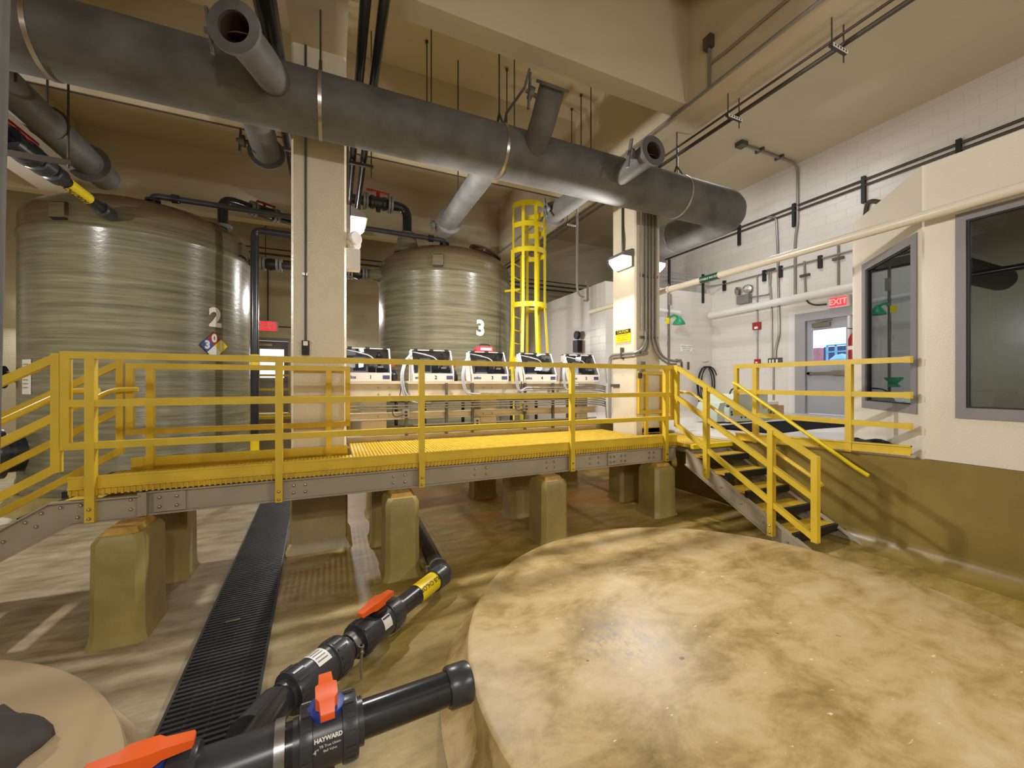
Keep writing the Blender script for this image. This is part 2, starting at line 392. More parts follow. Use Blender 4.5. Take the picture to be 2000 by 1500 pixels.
b = MB().box((5.45, -4.2, 1.235), (5.65, 2.02, VZ0)).box((5.45, -4.2, VZ1), (5.65, 2.02, ZR)).box((5.45, V0, VZ0), (5.65, 2.02, VZ1)).box((5.45, -4.2, VZ0), (5.65, V1, VZ1))
struct('wall_office', b, 'plain')
struct('ceiling_office', MB().add([(5.45, -4.2, ZR), (XR, -4.2, ZR), (XR, 3.12, ZR), (6.55, 3.12, ZR), (5.45, 2.02, ZR)], [(0, 1, 2, 3, 4)]), 'ceil')
struct('floor_office', MB().box((5.65, -4.2, 1.1), (XR, 3.0, ZP - .02)), 'grey')
w = struct('window_1', slab45(slab45(slab45(slab45(MB(), UW0, UW1, WZ0, WZ0 + .09, .015, -.12), UW0, UW1, WZ1 - .09, WZ1, .015, -.12), UW0, UW0 + .10, WZ0 + .09, WZ1 - .09, .015, -.12), UW1 - .09, UW1, WZ0 + .09, WZ1 - .09, .015, -.12), 'frame')
struct('window_pane', slab45(MB(), UW0 + .1, UW1 - .09, WZ0 + .09, WZ1 - .09, -.022, -.03), 'glass', w)
gk = slab45(slab45(slab45(slab45(MB(), UW0 + .1, UW1 - .09, WZ0 + .09, WZ0 + .105, -.005, -.0215), UW0 + .1, UW1 - .09, WZ1 - .105, WZ1 - .09, -.005, -.0215), UW0 + .1, UW0 + .115, WZ0 + .105, WZ1 - .105, -.005, -.0215), UW1 - .12, UW1 - .09, WZ0 + .105, WZ1 - .105, -.005, -.0215)
struct('window_gasket', gk, 'ink', w)
fx0, fx1 = 5.435, 5.57
b = MB().box((fx0, V1, VZ0), (fx1, V0, VZ0 + .1)).box((fx0, V1, VZ1 - .075), (fx1, V0, VZ1)).box((fx0, V0 - .07, VZ0 + .1), (fx1, V0, VZ1 - .075)).box((fx0, V1, VZ0 + .1), (fx1, V1 + .1, VZ1 - .075))
w = struct('window_2', b, 'frame')
struct('window_pane', MB().box((5.458, V1 + .1, VZ0 + .1), (5.466, V0 - .07, VZ1 - .075)), 'glass', w)
struct('window_gasket', MB().box((5.445, V0 - .09, VZ0 + .1), (5.457, V0 - .07, VZ1 - .075)).box((5.445, V1 + .1, VZ1 - .09), (5.457, V0 - .09, VZ1 - .075)).box((5.445, V1 + .1, VZ0 + .1), (5.457, V0 - .09, VZ0 + .115)), 'ink', w)
# columns
def column(x0, y0, x1, y1, zt=ZB):
    c = .025
    def lp(z, g=0): return [(x0 + c - g, y0 - g, z), (x1 - c + g, y0 - g, z), (x1 + g, y0 + c - g, z), (x1 + g, y1 - c + g, z), (x1 - c + g, y1 + g, z), (x0 + c - g, y1 + g, z), (x0 - g, y1 - c + g, z), (x0 - g, y0 + c - g, z)]
    o = struct('column', MB().loft([lp(1.0), lp(zt)]), 'col')
    struct('column_base', MB().loft([lp(-.02, .08), lp(.05 + fz(x0), .05), lp(.11 + fz(x0), .015), lp(1.0, .012)]), 'pier', o)
for cx in (-5.56, -.462, 4.65):
    column(cx, 5.32, cx + .6 - (.04 if cx > 4 else 0), 5.93)
    column(cx, -2.9, cx + .6, -2.3)
# beams
for cx in (-5.56, -.462, 4.65):
    struct('ceiling_beam', MB().box((cx, -4.2, ZB), (cx + .6, YB, ZC)), 'ceil')
for y0, y1 in ((1.2, 1.5), (4.22, 4.5), (7.15, 7.45), (11.5, 11.8)):
    for x0, x1 in ((-9.6, -5.56), (-4.96, -.462), (.138, 4.65)):
        struct('ceiling_beam', MB().box((x0, y0, ZB), (x1, y1, ZC)), 'ceil')

# doors -----------------------------------------------------------------
def text_part(body, size, o, xd, yd, m, parent, name='lettering', weight=0):
    return part(name, MB().text(body, size, o, xd, yd, weight=weight), m, parent)
b = MB().box((XR - .01, RY0, ZP), (XR + .16, RY0 + .07, RZ1 - .2)).box((XR - .01, RY1 - .24, ZP), (XR + .16, RY1, RZ1 - .2)).box((XR - .01, RY0, RZ1 - .2), (XR + .16, RY1, RZ1))
d = struct('door_1', b, 'dframe')
LY0, LY1, LX = RY0 + .08, RY1 - .25, XR + .06
gy0, gy1, gz0, gz1 = 5.22, 5.93, 2.44, 3.28
b = MB().box((LX, LY0, ZP + .01), (LX + .05, LY1, gz0)).box((LX, LY0, gz1), (LX + .05, LY1, RZ1 - .2)).box((LX, LY0, gz0), (LX + .05, gy0, gz1)).box((LX, gy1, gz0), (LX + .05, LY1, gz1))
lf = struct('door_leaf', b, 'door', d)
struct('door_pane', MB().box((LX + .02, gy0, gz0), (LX + .026, gy1, gz1)), 'dglass', d)
struct('panic_bar', MB().box((LX - .06, LY0 + .05, 2.2), (LX - .03, LY1 - .03, 2.26)).box((LX - .08, LY0 + .03, 2.18), (LX - .005, LY0 + .45, 2.29)).box((LX - .06, LY1 - .09, 2.19), (LX, LY1 - .03, 2.27)), 'steel', d)
struct('door_closer', MB().box((LX - .07, 5.52, 3.34), (LX - .005, 5.9, 3.44)).bar((LX - .03, 5.76, 3.45), (LX - .05, 5.48, 3.485), .03, .012).bar((LX - .05, 5.48, 3.485), (LX - .02, 5.85, 3.49), .03, .012), 'steel', d)
struct('wall_recess', MB().box((XR - .012, RY1, ZP), (XR, RY1 + .15, RZ1)).box((XR - .012, RY0 - .12, RZ1), (XR, RY1 + .15, RZ1 + .08)), 'white')
b = MB().box((DX0, YB - .01, 1.13), (DX0 + .06, YB + .15, DZ1 - .08)).box((DX1 - .06, YB - .01, 1.13), (DX1, YB + .15, DZ1 - .08)).box((DX0, YB - .01, DZ1 - .08), (DX1, YB + .15, DZ1))
d = struct('door_2', b, 'frame')
ex0, ex1 = DX0 + .07, DX1 - .07
wx0, wx1, wz0, wz1 = ex0 + .1, ex1 - .1, 2.15, 2.98
struct('door_leaf', MB().box((ex0, YB + .07, 1.14), (ex1, YB + .12, wz0)).box((ex0, YB + .07, wz1), (ex1, YB + .12, DZ1 - .09)).box((ex0, YB + .07, wz0), (wx0, YB + .12, wz1)).box((wx1, YB + .07, wz0), (ex1, YB + .12, wz1)), 'frame', d)
struct('door_pane', MB().box((wx0, YB + .09, wz0), (wx1, YB + .096, wz1)), 'dglass', d)
struct('door_closer', MB().box((ex0 + .1, YB + .0, 3.06), (ex0 + .42, YB + .06, 3.13)), 'steel', d)
# the yard outside the doors
struct('ground_outside', MB().box((10.8, -20, .9), (60, 40, 1.1)).box((-40, 13.5, .9), (10.8, 60, 1.1)), 'ground')
solo('outside_building', MB().box((22, 11.9, 1.1), (24, 17, 3.75)), 'brick', 'pink brick building seen outside through the glass of the grey door', 'building')
solo('outside_trailer', MB().box((20, 8.6, 1.1), (22, 10.65, 3.6)), 'navy', 'dark blue box trailer seen outside through the right door glass', 'trailer')
b = MB()
for y in (9.2, 8.9, 8.3): b.bar((17.5, y, 1.1), (17.5, y, 3.45), .06, .06)
b.bar((17.5, 9.2, 3.45), (17.5, 8.3, 3.45), .06, .06); b.bar((17.5, 9.2, 3.2), (17.5, 8.3, 3.2), .05, .05)
solo('outside_rack', b, 'cyan', 'pale blue pipe rack outside beyond the right door glass', 'rack')
solo('outside_vessel', MB().lathe([(.02, 1.95), (.2, 1.9), (.36, 1.75), (.4, 1.5), (.4, 0)], (16.6, 8.25, 1.1)), 'cyan', 'domed pale blue vessel outside, low in the right door glass', 'tank')

# ================================================================== PADS, PIERS, DRAIN
def pad(c, r, h, zf, label, m='pad', group=None):
    pr = [(r + .16, zf - .03), (r + .1, zf + .012), (r + .045, zf + .05), (r + .015, zf + .1), (r, h - .045), (r - .012, h - .015), (r - .04, h), (.01, h)]
    return solo('equipment_pad', MB().lathe(pr, (c[0], c[1], 0), seg=120), m, label, 'pad', group)
pad((2.631, 1.895), 1.942, .30, .06, 'large round tan concrete pad beside the metal stairs, worn grey patch on top')
pad((-3.0, 1.63), 2.27, .27, .0, 'round tan concrete pad with a dark tarp on it, beside the trench drain', 'pad2')
T2 = V((-3.25, 9.88, 0)); T3 = V((2.60, 9.97, 0)); TR = 1.62
pad(T2, TR + .12, .25, .0, 'round base pad beneath the big left tank numbered 2', 'pier'); pad(T3, TR + .12, .25, .08, 'round base pad beneath the middle tank numbered 3', 'pier')
def pier(x0, x1, y0, y1, zt, label, grout=True, ch=.045):
    zf = fz((x0 + x1) / 2)
    def lp(z, g):
        a, bb, c, d = x0 - g, x1 + g, y0 - g, y1 + g
        return [(a + ch, c, z), (bb - ch, c, z), (bb, c + ch, z), (bb, d - ch, z), (bb - ch, d, z), (a + ch, d, z), (a, d - ch, z), (a, c + ch, z)]
    t = thing('concrete_pier', label, 'pier', ((x0 + x1) / 2, (y0 + y1) / 2, zf))
    part('pedestal', MB().loft([lp(zf - .03, .035), lp(zf + .012, .026), lp(zf + .04, .012), lp(zf + .10, .005), lp(zt - .05, 0), lp(zt, -.025)]), 'pier', t)
    if grout:
        gx = (x1 - x0) * .14; gy = (y1 - y0) * .14
        part('grout_bed', MB().loft([[(x0 + gx, y0 + gy, zt - .005), (x1 - gx, y0 + gy, zt - .005), (x1 - gx, y1 - gy, zt - .005), (x0 + gx, y1 - gy, zt - .005)],
             [(x0 + gx * 1.5, y0 + gy * 1.5, .865), (x1 - gx * 1.5, y0 + gy * 1.5, .865), (x1 - gx * 1.5, y1 - gy * 1.5, .865), (x0 + gx * 1.5, y1 - gy * 1.5, .865)]]), 'grout', t, 'ochre grout bed')
pier(-1.68, -1.36, 4.0, 4.5, .825, 'nearest and biggest olive concrete pier, under the walkway end by tank 2')
pier(.47, .80, 4.13, 4.55, .83, 'olive concrete pier behind the black pipe elbow under the walkway beam')
pier(2.25, 2.6, 4.15, 4.55, .825, 'olive concrete pier at the back rim of the large round pad')
pier(4.05, 4.42, 4.2, 4.6, .825, 'olive concrete pier beside the stringer of the right stairs')
for x0, x1, y0, y1, l in ((-1.75, -1.38, 5.06, 5.45, 'concrete pier in shadow behind the nearest pier at left'), (.42, .76, 5.1, 5.5, 'concrete pier in shadow close behind the pier at the pipe elbow'),
                          (2.28, 2.66, 5.15, 5.5, 'rear concrete pier seen through the gap left of the pad-rim pier'), (2.12, 2.5, 6.25, 6.6, 'farthest pale pier under the dosing skid, in the dark'),
                          (4.1, 4.48, 5.0, 5.35, 'concrete pier in shadow just left of the stair-side pier'), (3.75, 4.1, 6.2, 6.55, 'deepest pier under the skid near the right column'), (.45, .8, 6.2, 6.55, 'rear pier under the skid left end beside the column base')):
    pier(x0, x1, y0, y1, .825, l, False)
# trench drain
ang = math.atan2(-.19, 4.75); D0 = V((-.673, 2.0, 0)); DD = V((math.sin(ang), math.cos(ang), 0)); DN = V((math.cos(ang), -math.sin(ang), 0))
D0 = V((-.673, 2.853, 0)) - DD * .9
t = thing('trench_drain', 'long black slotted trench drain grate running back under the walkway', 'drain', D0)
def dp(u, s, z): return D0 + DN * u + DD * s + V((0, 0, z))
HW = .238; DL = 6.6
part('drain_shade_sheet', MB().loft([[dp(-HW, 0, .003), dp(HW, 0, .003), dp(HW, DL, .003), dp(-HW, DL, .003)], [dp(-HW, 0, .006), dp(HW, 0, .006), dp(HW, DL, .006), dp(-HW, DL, .006)]]), 'trenchshade', t)  # near-black sheet painting the shade of a trench hollow; floor is uncut
b = MB()
for u in (-HW, HW): b.bar(dp(u, 0, .016), dp(u, DL, .016), .016, .03)
pieces('drain_frame', b, 'trench', t)
b = MB(); s = .02
while s < DL - .02:
    b.bar(dp(-HW, s, .02), dp(HW, s, .02), .02, .018); s += .0425
for u in (-.12, .0, .12): b.bar(dp(u, 0, .014), dp(u, DL, .014), .012, .014)
part('grate_slats', b, 'trench', t)
c = pZ(455, 1212, .035); part('lifting_tab', MB().obox(c, DN, DD, (0, 0, 1), .05, .009, .004), 'steel', t)

# ================================================================== RAISED WALKWAY
WX0, WX1, WY0, WY1, WYB = -1.94, 5.38, 4.375, 5.22, 6.2
t = thing('raised_walkway', 'raised walkway deck of yellow grating on a beige beam across the room', 'walkway', (1.7, 4.8, ZG))
b = MB()
nx = int((WX1 - WX0) / .04)
for i in range(nx + 1):
    x = WX0 + i * .04
    y1 = WYB if .2 < x < 4.62 else WY1
    b.box((x - .0075, WY0 if x < 4.6 else 4.1, ZG - .05), (x + .0075, y1, ZG))
y = WY0 + .02
while y < WYB:
    if y < WY1: b.box((WX0, y - .0075, ZG - .045), (WX1, y + .0075, ZG - .002))
    else: b.box((.2, y - .0075, ZG - .045), (4.62, y + .0075, ZG - .002))
    y += .04
for y in (4.12, 4.16, 4.2, 4.24, 4.28, 4.32, 4.36): b.box((4.6, y - .0075, ZG - .045), (WX1, y + .0075, ZG - .002))
part('grating_panel', b, 'grate', t)
part('landing_nosing', MB().box((4.58, 4.06, ZG - .055), (WX1, 4.11, ZG + .004)), 'yellow2', t)
def cbeam(x0, x1, y, z0=.865, z1=1.07, s=1):
    return MB().box((x0, y, z0), (x1, y + .012, z1)).box((x0, y - .03, z1 - .014), (x1, y + .06, z1)).box((x0, y - .03, z0), (x1, y + .06, z0 + .014))
part('front_beam', cbeam(-1.5, 4.62, 4.425), 'beam', t); part('rear_beam', cbeam(WX0, .2, 5.17), 'beam', t)
part('skid_side_beam', cbeam(.2, 4.62, 6.14), 'beige', t); part('landing_beam', cbeam(4.62, 5.36, 4.13), 'beam', t)
b = MB()
for x in (-1.5, -.7, .3, 1.5, 2.5, 3.5, 4.3, 5.2): b.box((x - .03, 4.44, .88), (x + .03, 5.2 if not .3 < x < 4.6 else 6.14, 1.06))
pieces('cross_beam', b, 'beige', t)
def plate(x0, x1, z0, z1): return MB().box((x0, 4.40, z0), (x1, 4.428, z1))
for x0, x1 in ((-1.42, -1.2), (3.38, 3.72), (-1.63, -1.5)):
    p = part('splice_plate', plate(x0, x1, .885, 1.05), 'beam', t)
b = MB()
def bolt(mb, x, z, y=4.425, r=.014): mb.lathe([(r, 0), (r, .006), (r * .7, .014), (.001, .017)], (x, y - .002, z), (0, -1, 0), 10)
for x in (-1.38, -1.26, -1.57): bolt(b, x, .93, 4.4); bolt(b, x, 1.01, 4.4)
for x in (3.42, 3.48, 3.6, 3.67): bolt(b, x, .93, 4.4); bolt(b, x, 1.0, 4.4)
for x in (-.36, -.26, .58, .7, 1.5, 1.64, 2.45, 2.56, 3.1, 3.24, 4.12, 4.2): bolt(b, x, .93); bolt(b, x, 1.0)
pieces('bolt', b, 'steel', t)
part('stiffener', MB().box((-1.52, 4.37, .87), (-1.46, 4.43, 1.07)), 'beam', t)

def sqbar(mb, p, q, s=.058): return mb.bar(p, q, s, s)
RZ = (2.225, 1.835, 1.492)
RZB = (2.172, 1.82, 1.505)
def guard(name, label, x0, x1, y, posts, rails_z, close0=True, close1=False, kick=None, post_bot=.87, group=None, lowend0=None):
    t = thing(name, label, 'guardrail', ((x0 + x1) / 2, y, ZG), group)
    for x in posts:
        p = part('post', MB().box((x - .03, y - .03, post_bot), (x + .03, y + .03, rails_z[0] - .02)), 'yellow', t)
        if post_bot < 1:
            bb = MB()
            for z in (.9, .975): bolt(bb, x, z, y - .03)
            pieces('post_bolt', bb, 'steel', p)
    for nm, z in zip(('top_rail', 'middle_rail', 'lower_rail'), rails_z):
        part(nm, MB().bar((x0, y, z), (x1, y, z), .05, .058), 'yellow', t)
    for f, x in ((close0, x0), (close1, x1)):
        if f: part('end_post', MB().box((x - .028, y - .026, rails_z[2] - .028), (x + .028, y + .026, rails_z[0] + .028)), 'yellow', t)
    if kick: part('toe_board', MB().box((kick[0], y + .02, ZG - .035), (kick[1], y + .035, ZG + .11)).box((kick[0], y + .012, ZG + .095), (kick[1], y + .04, ZG + .11)).box((kick[0], y + .008, ZG + .005), (kick[1], y + .03, ZG + .018)), 'yellow', t)
    return t
guard('guardrail', 'long yellow guardrail along the front edge of the walkway, five posts', -1.96, 4.5, 4.37, (-1.81, -.478, .868, 2.787, 4.376), RZ, True, True, (-1.96, 4.62))
guard('guardrail', 'rear yellow guardrail of the walkway between tank 2 and the plain column', -1.88, .15, 5.25, (-1.72, -.06), RZB, True, True, (-1.88, .15), ZG - .02)
guard('guardrail', 'short yellow guardrail behind the walkway right of the wiring column', 4.72, 5.35, 5.3, (4.86, 5.22), RZB, True, True, (4.80, 5.38), ZG - .02)
# platform guardrail above the right stairs (runs along the slab edge)
GX = 5.375
t = thing('guardrail', 'yellow guardrail on the slab edge in front of the control room windows', 'guardrail', (GX, 3, 1.2))
for y, zb in ((3.71, 1.19), (2.6, 1.24)): part('post', MB().box((GX - .03, y - .03, zb - .02), (GX + .03, y + .03, 2.22)), 'yellow', t)
for nm, z in zip(('top_rail', 'middle_rail', 'lower_rail'), (2.24, 1.875, 1.555)):
    part(nm, MB().bar((GX, 4.0, z), (GX, 2.1, z), .05, .058), 'yellow', t)
    part('rail_cap', MB().box((GX - .03, 2.06, z - .034), (GX + .03, 2.11, z + .034)), 'yellow', t)
part('end_post', MB().box((GX - .026, 3.975, 1.53), (GX + .026, 4.028, 2.268)), 'yellow', t)
b = MB(); q = [(2.06, 1.262, 1.36), (4.0, 1.172, 1.275)]
b.loft([[(GX - .02, y, z0), (GX + .0, y, z0), (GX + .0, y, z1), (GX - .02, y, z1)] for y, z0, z1 in q])
b.loft([[(GX - .035, y, z1 - .014), (GX + .01, y, z1 - .014), (GX + .01, y, z1), (GX - .035, y, z1)] for y, z0, z1 in q])
b.loft([[(GX - .035, y, z0), (GX + .01, y, z0), (GX + .01, y, z0 + .012), (GX - .035, y, z0 + .012)] for y, z0, z1 in q])
part('toe_board', b, 'yellow', t)

# ---- right stairs (descend toward the viewer)
SX0, SX1 = 4.55, 5.36; SYT = 4.07; RUN = .2725; RISE = .162
slope = RISE / RUN
t = thing('metal_stairs', 'short stairs with yellow treads going down from the right end of the walkway', 'stairs', ((SX0 + SX1) / 2, 3.3, fz(5)))
for x in (SX0, SX1):
    b = MB(); yt, yb = 4.16, 2.46
    def zl(y): return 1.05 - (yt - y) * .50
    poly = [(x, yt, zl(yt)), (x, yb, zl(yb)), (x, yb, .168), (x, 2.81, zl(2.81) - .2), (x, yt, zl(yt) - .2)]
    b.prism([(p[0] - .006, p[1], p[2]) for p in poly], (.012, 0, 0))
    b.bar((x, yt, zl(yt)), (x, yb, zl(yb)), .06, .014); b.bar((x, yt, zl(yt) - .2), (x, 2.83, zl(2.83) - .2), .06, .014)
    s = part('stringer', b, 'beam', t)
    bb = MB()
    for i in range(5):
        yy = 3.86 - RUN * i; zz = zl(yy) - .1
        bb.lathe([(.012, 0), (.012, .008), (.001, .012)], (x - .006, yy, zz), (-1, 0, 0), 8)
    pieces('stringer_bolt', bb, 'steel', s)
for i in range(1, 6):
    z = ZG + .04 - RISE * i; y0 = 3.80 - RUN * (i - 1)
    p = part('stair_tread', MB().box((SX0 + .01, y0, z - .03), (SX1 - .01, y0 + .26, z - .022)), 'grate', t)
    b = MB()
    for k in range(13): b.box((SX0 + .01, y0 + .03 + k * .018, z - .022), (SX1 - .01, y0 + .042 + k * .018, z))
    part('tread_bars', b, 'grate', p)
    part('tread_nosing', MB().box((SX0 + .01, y0 - .012, z - .075), (SX1 - .01, y0 + .03, z + .003)), 'black', p, 'black anti-slip nosing')
# left guard of the right stairs
t = thing('stair_guardrail', 'sloping yellow guardrail on the left side of the right stairs', 'guardrail', (4.5, 3.3, 1))
gx = 4.5; ya, yb = 4.28, 2.47
for nm, za, zb in (('top_rail', 2.225, 1.225), ('middle_rail', 1.80, .815), ('lower_rail', 1.40, .405)):
    part(nm, MB().bar((gx, ya, za), (gx, yb, zb), .05, .058), 'yellow', t)
part('end_post', MB().box((gx - .03, yb - .03, .37), (gx + .03, yb + .03, 1.25)), 'yellow', t)
part('end_post', MB().box((gx - .026, ya - .03, 1.375), (gx + .026, ya + .03, 2.254)), 'yellow', t)
for y, zb in ((3.78, .74), (2.92, .28)):
    zt = 2.225 - (ya - y) * (1.0 / (ya - yb)) + .0
    p = part('post', MB().box((gx - .035, y - .03, zb), (gx + .03, y + .03, zt)), 'yellow', t)
    bb = MB()
    for dz in (.04, .12): bb.lathe([(.012, 0), (.012, .006), (.001, .014)], (gx - .035, y, zb + dz), (-1, 0, 0), 8)
    pieces('post_bolt', bb, 'steel', p)
part('handrail', MB().tube([(4.58, 4.3, 1.87), (4.58, 4.1, 1.86), (4.58, 2.5, .99), (4.55, 2.44, .955)], .021, 10, .08), 'yellow', t)
t = thing('stair_handrail', 'round yellow handrail fixed to the slab wall beside the right stairs', 'handrail', (5.34, 3.3, 1.2))
part('rail', MB().tube([(5.33, 4.02, 2.0), (5.33, 3.95, 1.975), (5.33, 2.52, 1.05), (5.33, 2.40, .985)], .022, 10, .05), 'yellow2', t)
b = MB()
for y in (3.6, 2.9):
    z = 1.975 - (3.95 - y) * .647; b.tube([(5.33, y, z - .02), (5.34, y, z - .06), (5.42, y, z - .06)], .01, 8, .03); b.box((5.40, y - .03, z - .1), (5.42, y + .03, z - .03))
pieces('bracket', b, 'yellow', t)

# ---- left stairs (go down to the left from the left end of the walkway)
sl = .62
t = thing('metal_stairs', 'beige-sided stairs leading down from the walkway end nearest tank 2', 'stairs', (-2.8, 4.8, 0))
for yy, nm in ((4.40, 'near'), (5.2, 'far')):
    xe = -3.72
    def zt(x): return 1.045 if x > -2.06 else 1.045 - (-2.06 - x) * sl
    poly = [(-1.5, yy, 1.045), (-2.06, yy, 1.045), (xe, yy, zt(xe)), (xe + .25, yy, .0), (-1.93, yy, .86), (-1.5, yy, .86)]
    b = MB().prism([(p[0], yy - .006, p[2]) for p in poly], (0, .012, 0))
    b.bar((-1.5, yy - .02, 1.045), (-2.06, yy - .02, 1.045), .05, .012).bar((-2.06, yy - .02, 1.045), (xe, yy - .02, zt(xe)), .05, .012)
    b.bar((-1.5, yy - .02, .86), (-1.93, yy - .02, .86), .05, .012).bar((-1.93, yy - .02, .86), (xe + .25, yy - .02, 0.0), .05, .012)
    s = part('stringer', b, 'beam', t)
    bb = MB()
    for px, pyy in ((-2.0, 1.0), (-1.88, 1.005), (-1.9, .91), (-1.83, .91), (-1.83, 1.01), (-2.11, .97), (-2.2, .91), (-2.14, .87), (-2.32, .78)): bolt(bb, px, pyy, yy - .006, .013)
    pieces('stringer_bolt', bb, 'steel', s)
for i in range(1, 6):
    z = ZG - .188 * i; x1 = -1.96 - .3 * (i - 1)
    p = part('stair_tread', MB().box((x1 - .29, 4.41, z - .035), (x1, 5.19, z)), 'grate', t)
    part('tread_nosing', MB().box((x1 - .30, 4.41, z - .05), (x1 - .26, 5.19, z + .003)), 'black', p, 'black anti-slip nosing')
part('top_nosing', MB().box((-2.0, 4.40, ZG - .06), (-1.94, 5.2, ZG - .005)), 'black', t)
for yy, lab in ((4.37, 'sloping yellow guardrail on the front side of the stairs near tank 2'), (5.25, 'sloping yellow guardrail on the tank side of the stairs near tank 2')):
    t = thing('stair_guardrail', lab, 'guardrail', (-2.8, yy, 1))
    xa = -2.012 if yy < 5 else -1.955; xb = -3.8
    for nm, za in (('top_rail', 2.2), ('middle_rail', 1.735), ('lower_rail', 1.325)):
        part(nm, MB().bar((xa, yy, za), (xb, yy, za + (xb - xa) * sl), .05, .062), 'yellow', t)
    part('end_post', MB().box((xa - .028, yy - .026, 1.29), (xa + .026, yy + .026, 2.235)), 'yellow', t)
    part('post', MB().box((-3.3, yy - .03, .1), (-3.24, yy + .03, 2.2 + (-3.27 - xa) * sl)), 'yellow', t)
    yh = yy + (.075 if yy < 5 else -.075)
    part('handrail', MB().tube([(-1.79, yh, 1.935), (-1.98, yh, 1.935), (-3.7, yh, 1.935 - 1.72 * sl)], .024, 12, .08), 'yellow', t)
# ================================================================== TANKS
def thit(px, py, T, R=TR):
    d = ray(px, py); a = d.x ** 2 + d.y ** 2; ox, oy = EYE.x - T.x, EYE.y - T.y
    bq = ox * d.x + oy * d.y; c = ox * ox + oy * oy - R * R; disc = max(0.0, bq * bq - a * c)
    t = (-bq - math.sqrt(disc)) / a; p = EYE + d * t
    return math.atan2(p.x - T.x, -(p.y - T.y)), p.z
def tp_(T, phi, z, r=TR): return V((T.x + r * math.sin(phi), T.y - r * math.cos(phi), z))
TS, TD = 4.78, .52                                            # shell top, dome rise
def domez(r): return TS + TD * math.sqrt(max(0, 1 - (r / TR) ** 2))
def make_tank(T, label, num, npx, lugs):
    t = thing('storage_tank', label, 'tank', (T.x, T.y, .25))
    pr = [(.01, .25), (TR + .02, .25), (TR + .02, .42), (TR, .46), (TR, 4.36), (TR + .022, 4.40), (TR + .022, 4.45), (TR, 4.49), (TR, 4.70)]
    for k in range(1, 13):
        a = k / 12 * math.pi / 2; pr.append((max(.01, TR * math.cos(a)), 4.70 + (TS + TD - 4.70) * math.sin(a)))
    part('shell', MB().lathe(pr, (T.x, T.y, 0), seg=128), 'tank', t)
    phi, z = thit(*npx, T)
    def wrap(x, y): return tp_(T, phi + x / TR, z + y, TR + .012)
    part('number', MB().text(num, .46, (0, 0, 0), (1, 0, 0), (0, 0, 1), weight=.02, wrap=wrap), 'label_w', t)
    for lp in lugs:
        ph, lz = thit(*lp, T); n = V((math.sin(ph), -math.cos(ph), 0)); tg = V((math.cos(ph), math.sin(ph), 0)); c = tp_(T, ph, 4.62)
        l = part('lifting_lug', MB().obox(c + n * .05, tg, n, (0, 0, 1), .11, .012, .11).obox(c + n * .02 + tg * .1, n, tg, (0, 0, 1), .04, .012, .11).obox(c + n * .02 - tg * .1, n, tg, (0, 0, 1), .04, .012, .11), 'tank', t)
        part('lug_gap_shade', MB().obox(c + n * .016, tg, n, (0, 0, 1), .1, .02, .135), 'black', l)  # black block painting the shade in the gap behind the lug plate
    return t
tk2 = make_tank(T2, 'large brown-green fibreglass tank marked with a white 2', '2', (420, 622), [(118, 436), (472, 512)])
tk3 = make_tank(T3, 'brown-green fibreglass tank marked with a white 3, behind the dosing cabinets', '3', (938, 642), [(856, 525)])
# hazard diamond and label on tank 2
ph, z = thit(417, 675, T2); n = V((math.sin(ph), -math.cos(ph), 0)); tg = V((math.cos(ph), math.sin(ph), 0)); c = tp_(T2, ph, z, TR + .012)
dm = thing('hazard_diamond', 'four-colour hazard diamond sign on the tank marked 2', 'sign', c)
S = .125
def dq(u, v, d=0): return c + tg * u + V((0, 0, v)) + n * d
for m, (u, v), ch, cm, lab in (('red', (0, S), '0', 'label_w', 'red quarter with a 0'), ('inkblue', (-S, 0), '3', 'label_w', 'blue quarter with a 3'), ('label_y', (S, 0), '1', 'label_w', 'yellow quarter with a 1'), ('label_w', (0, -S), '', '', 'blank white quarter')):
    m = {'inkblue': 'blue'}.get(m, m)
    q = part('diamond_quarter', MB().loft([[dq(u, v + S, d), dq(u + S, v, d), dq(u, v - S, d), dq(u - S, v, d)] for d in (0, .008)]), m, dm, lab)
    if ch: text_part(ch, .19, dq(u, v, .0105), tg, (0, 0, 1), cm, q, 'digit', .01)
ph, z = thit(52, 736, T2)
def wr(u, v): return tp_(T2, ph + u / TR, z + v, TR + .006)
b = MB(); b.add([wr(-.12, -.27), wr(0, -.27), wr(.12, -.27), wr(.12, .27), wr(0, .27), wr(-.12, .27)], [(0, 1, 4, 5), (1, 2, 3, 4)])
p = part('data_label', b, 'label_w', tk2, 'pale printed label')
b = MB()
for k in range(7):
    vv = .2 - .06 * k; b.add([tp_(T2, ph - .08 / TR, z + vv, TR + .012), tp_(T2, ph + .06 / TR, z + vv, TR + .012), tp_(T2, ph + .06 / TR, z + vv - .012, TR + .012), tp_(T2, ph - .08 / TR, z + vv - .012, TR + .012)], [(0, 1, 2, 3)])
part('label_print', b, 'grey', p)
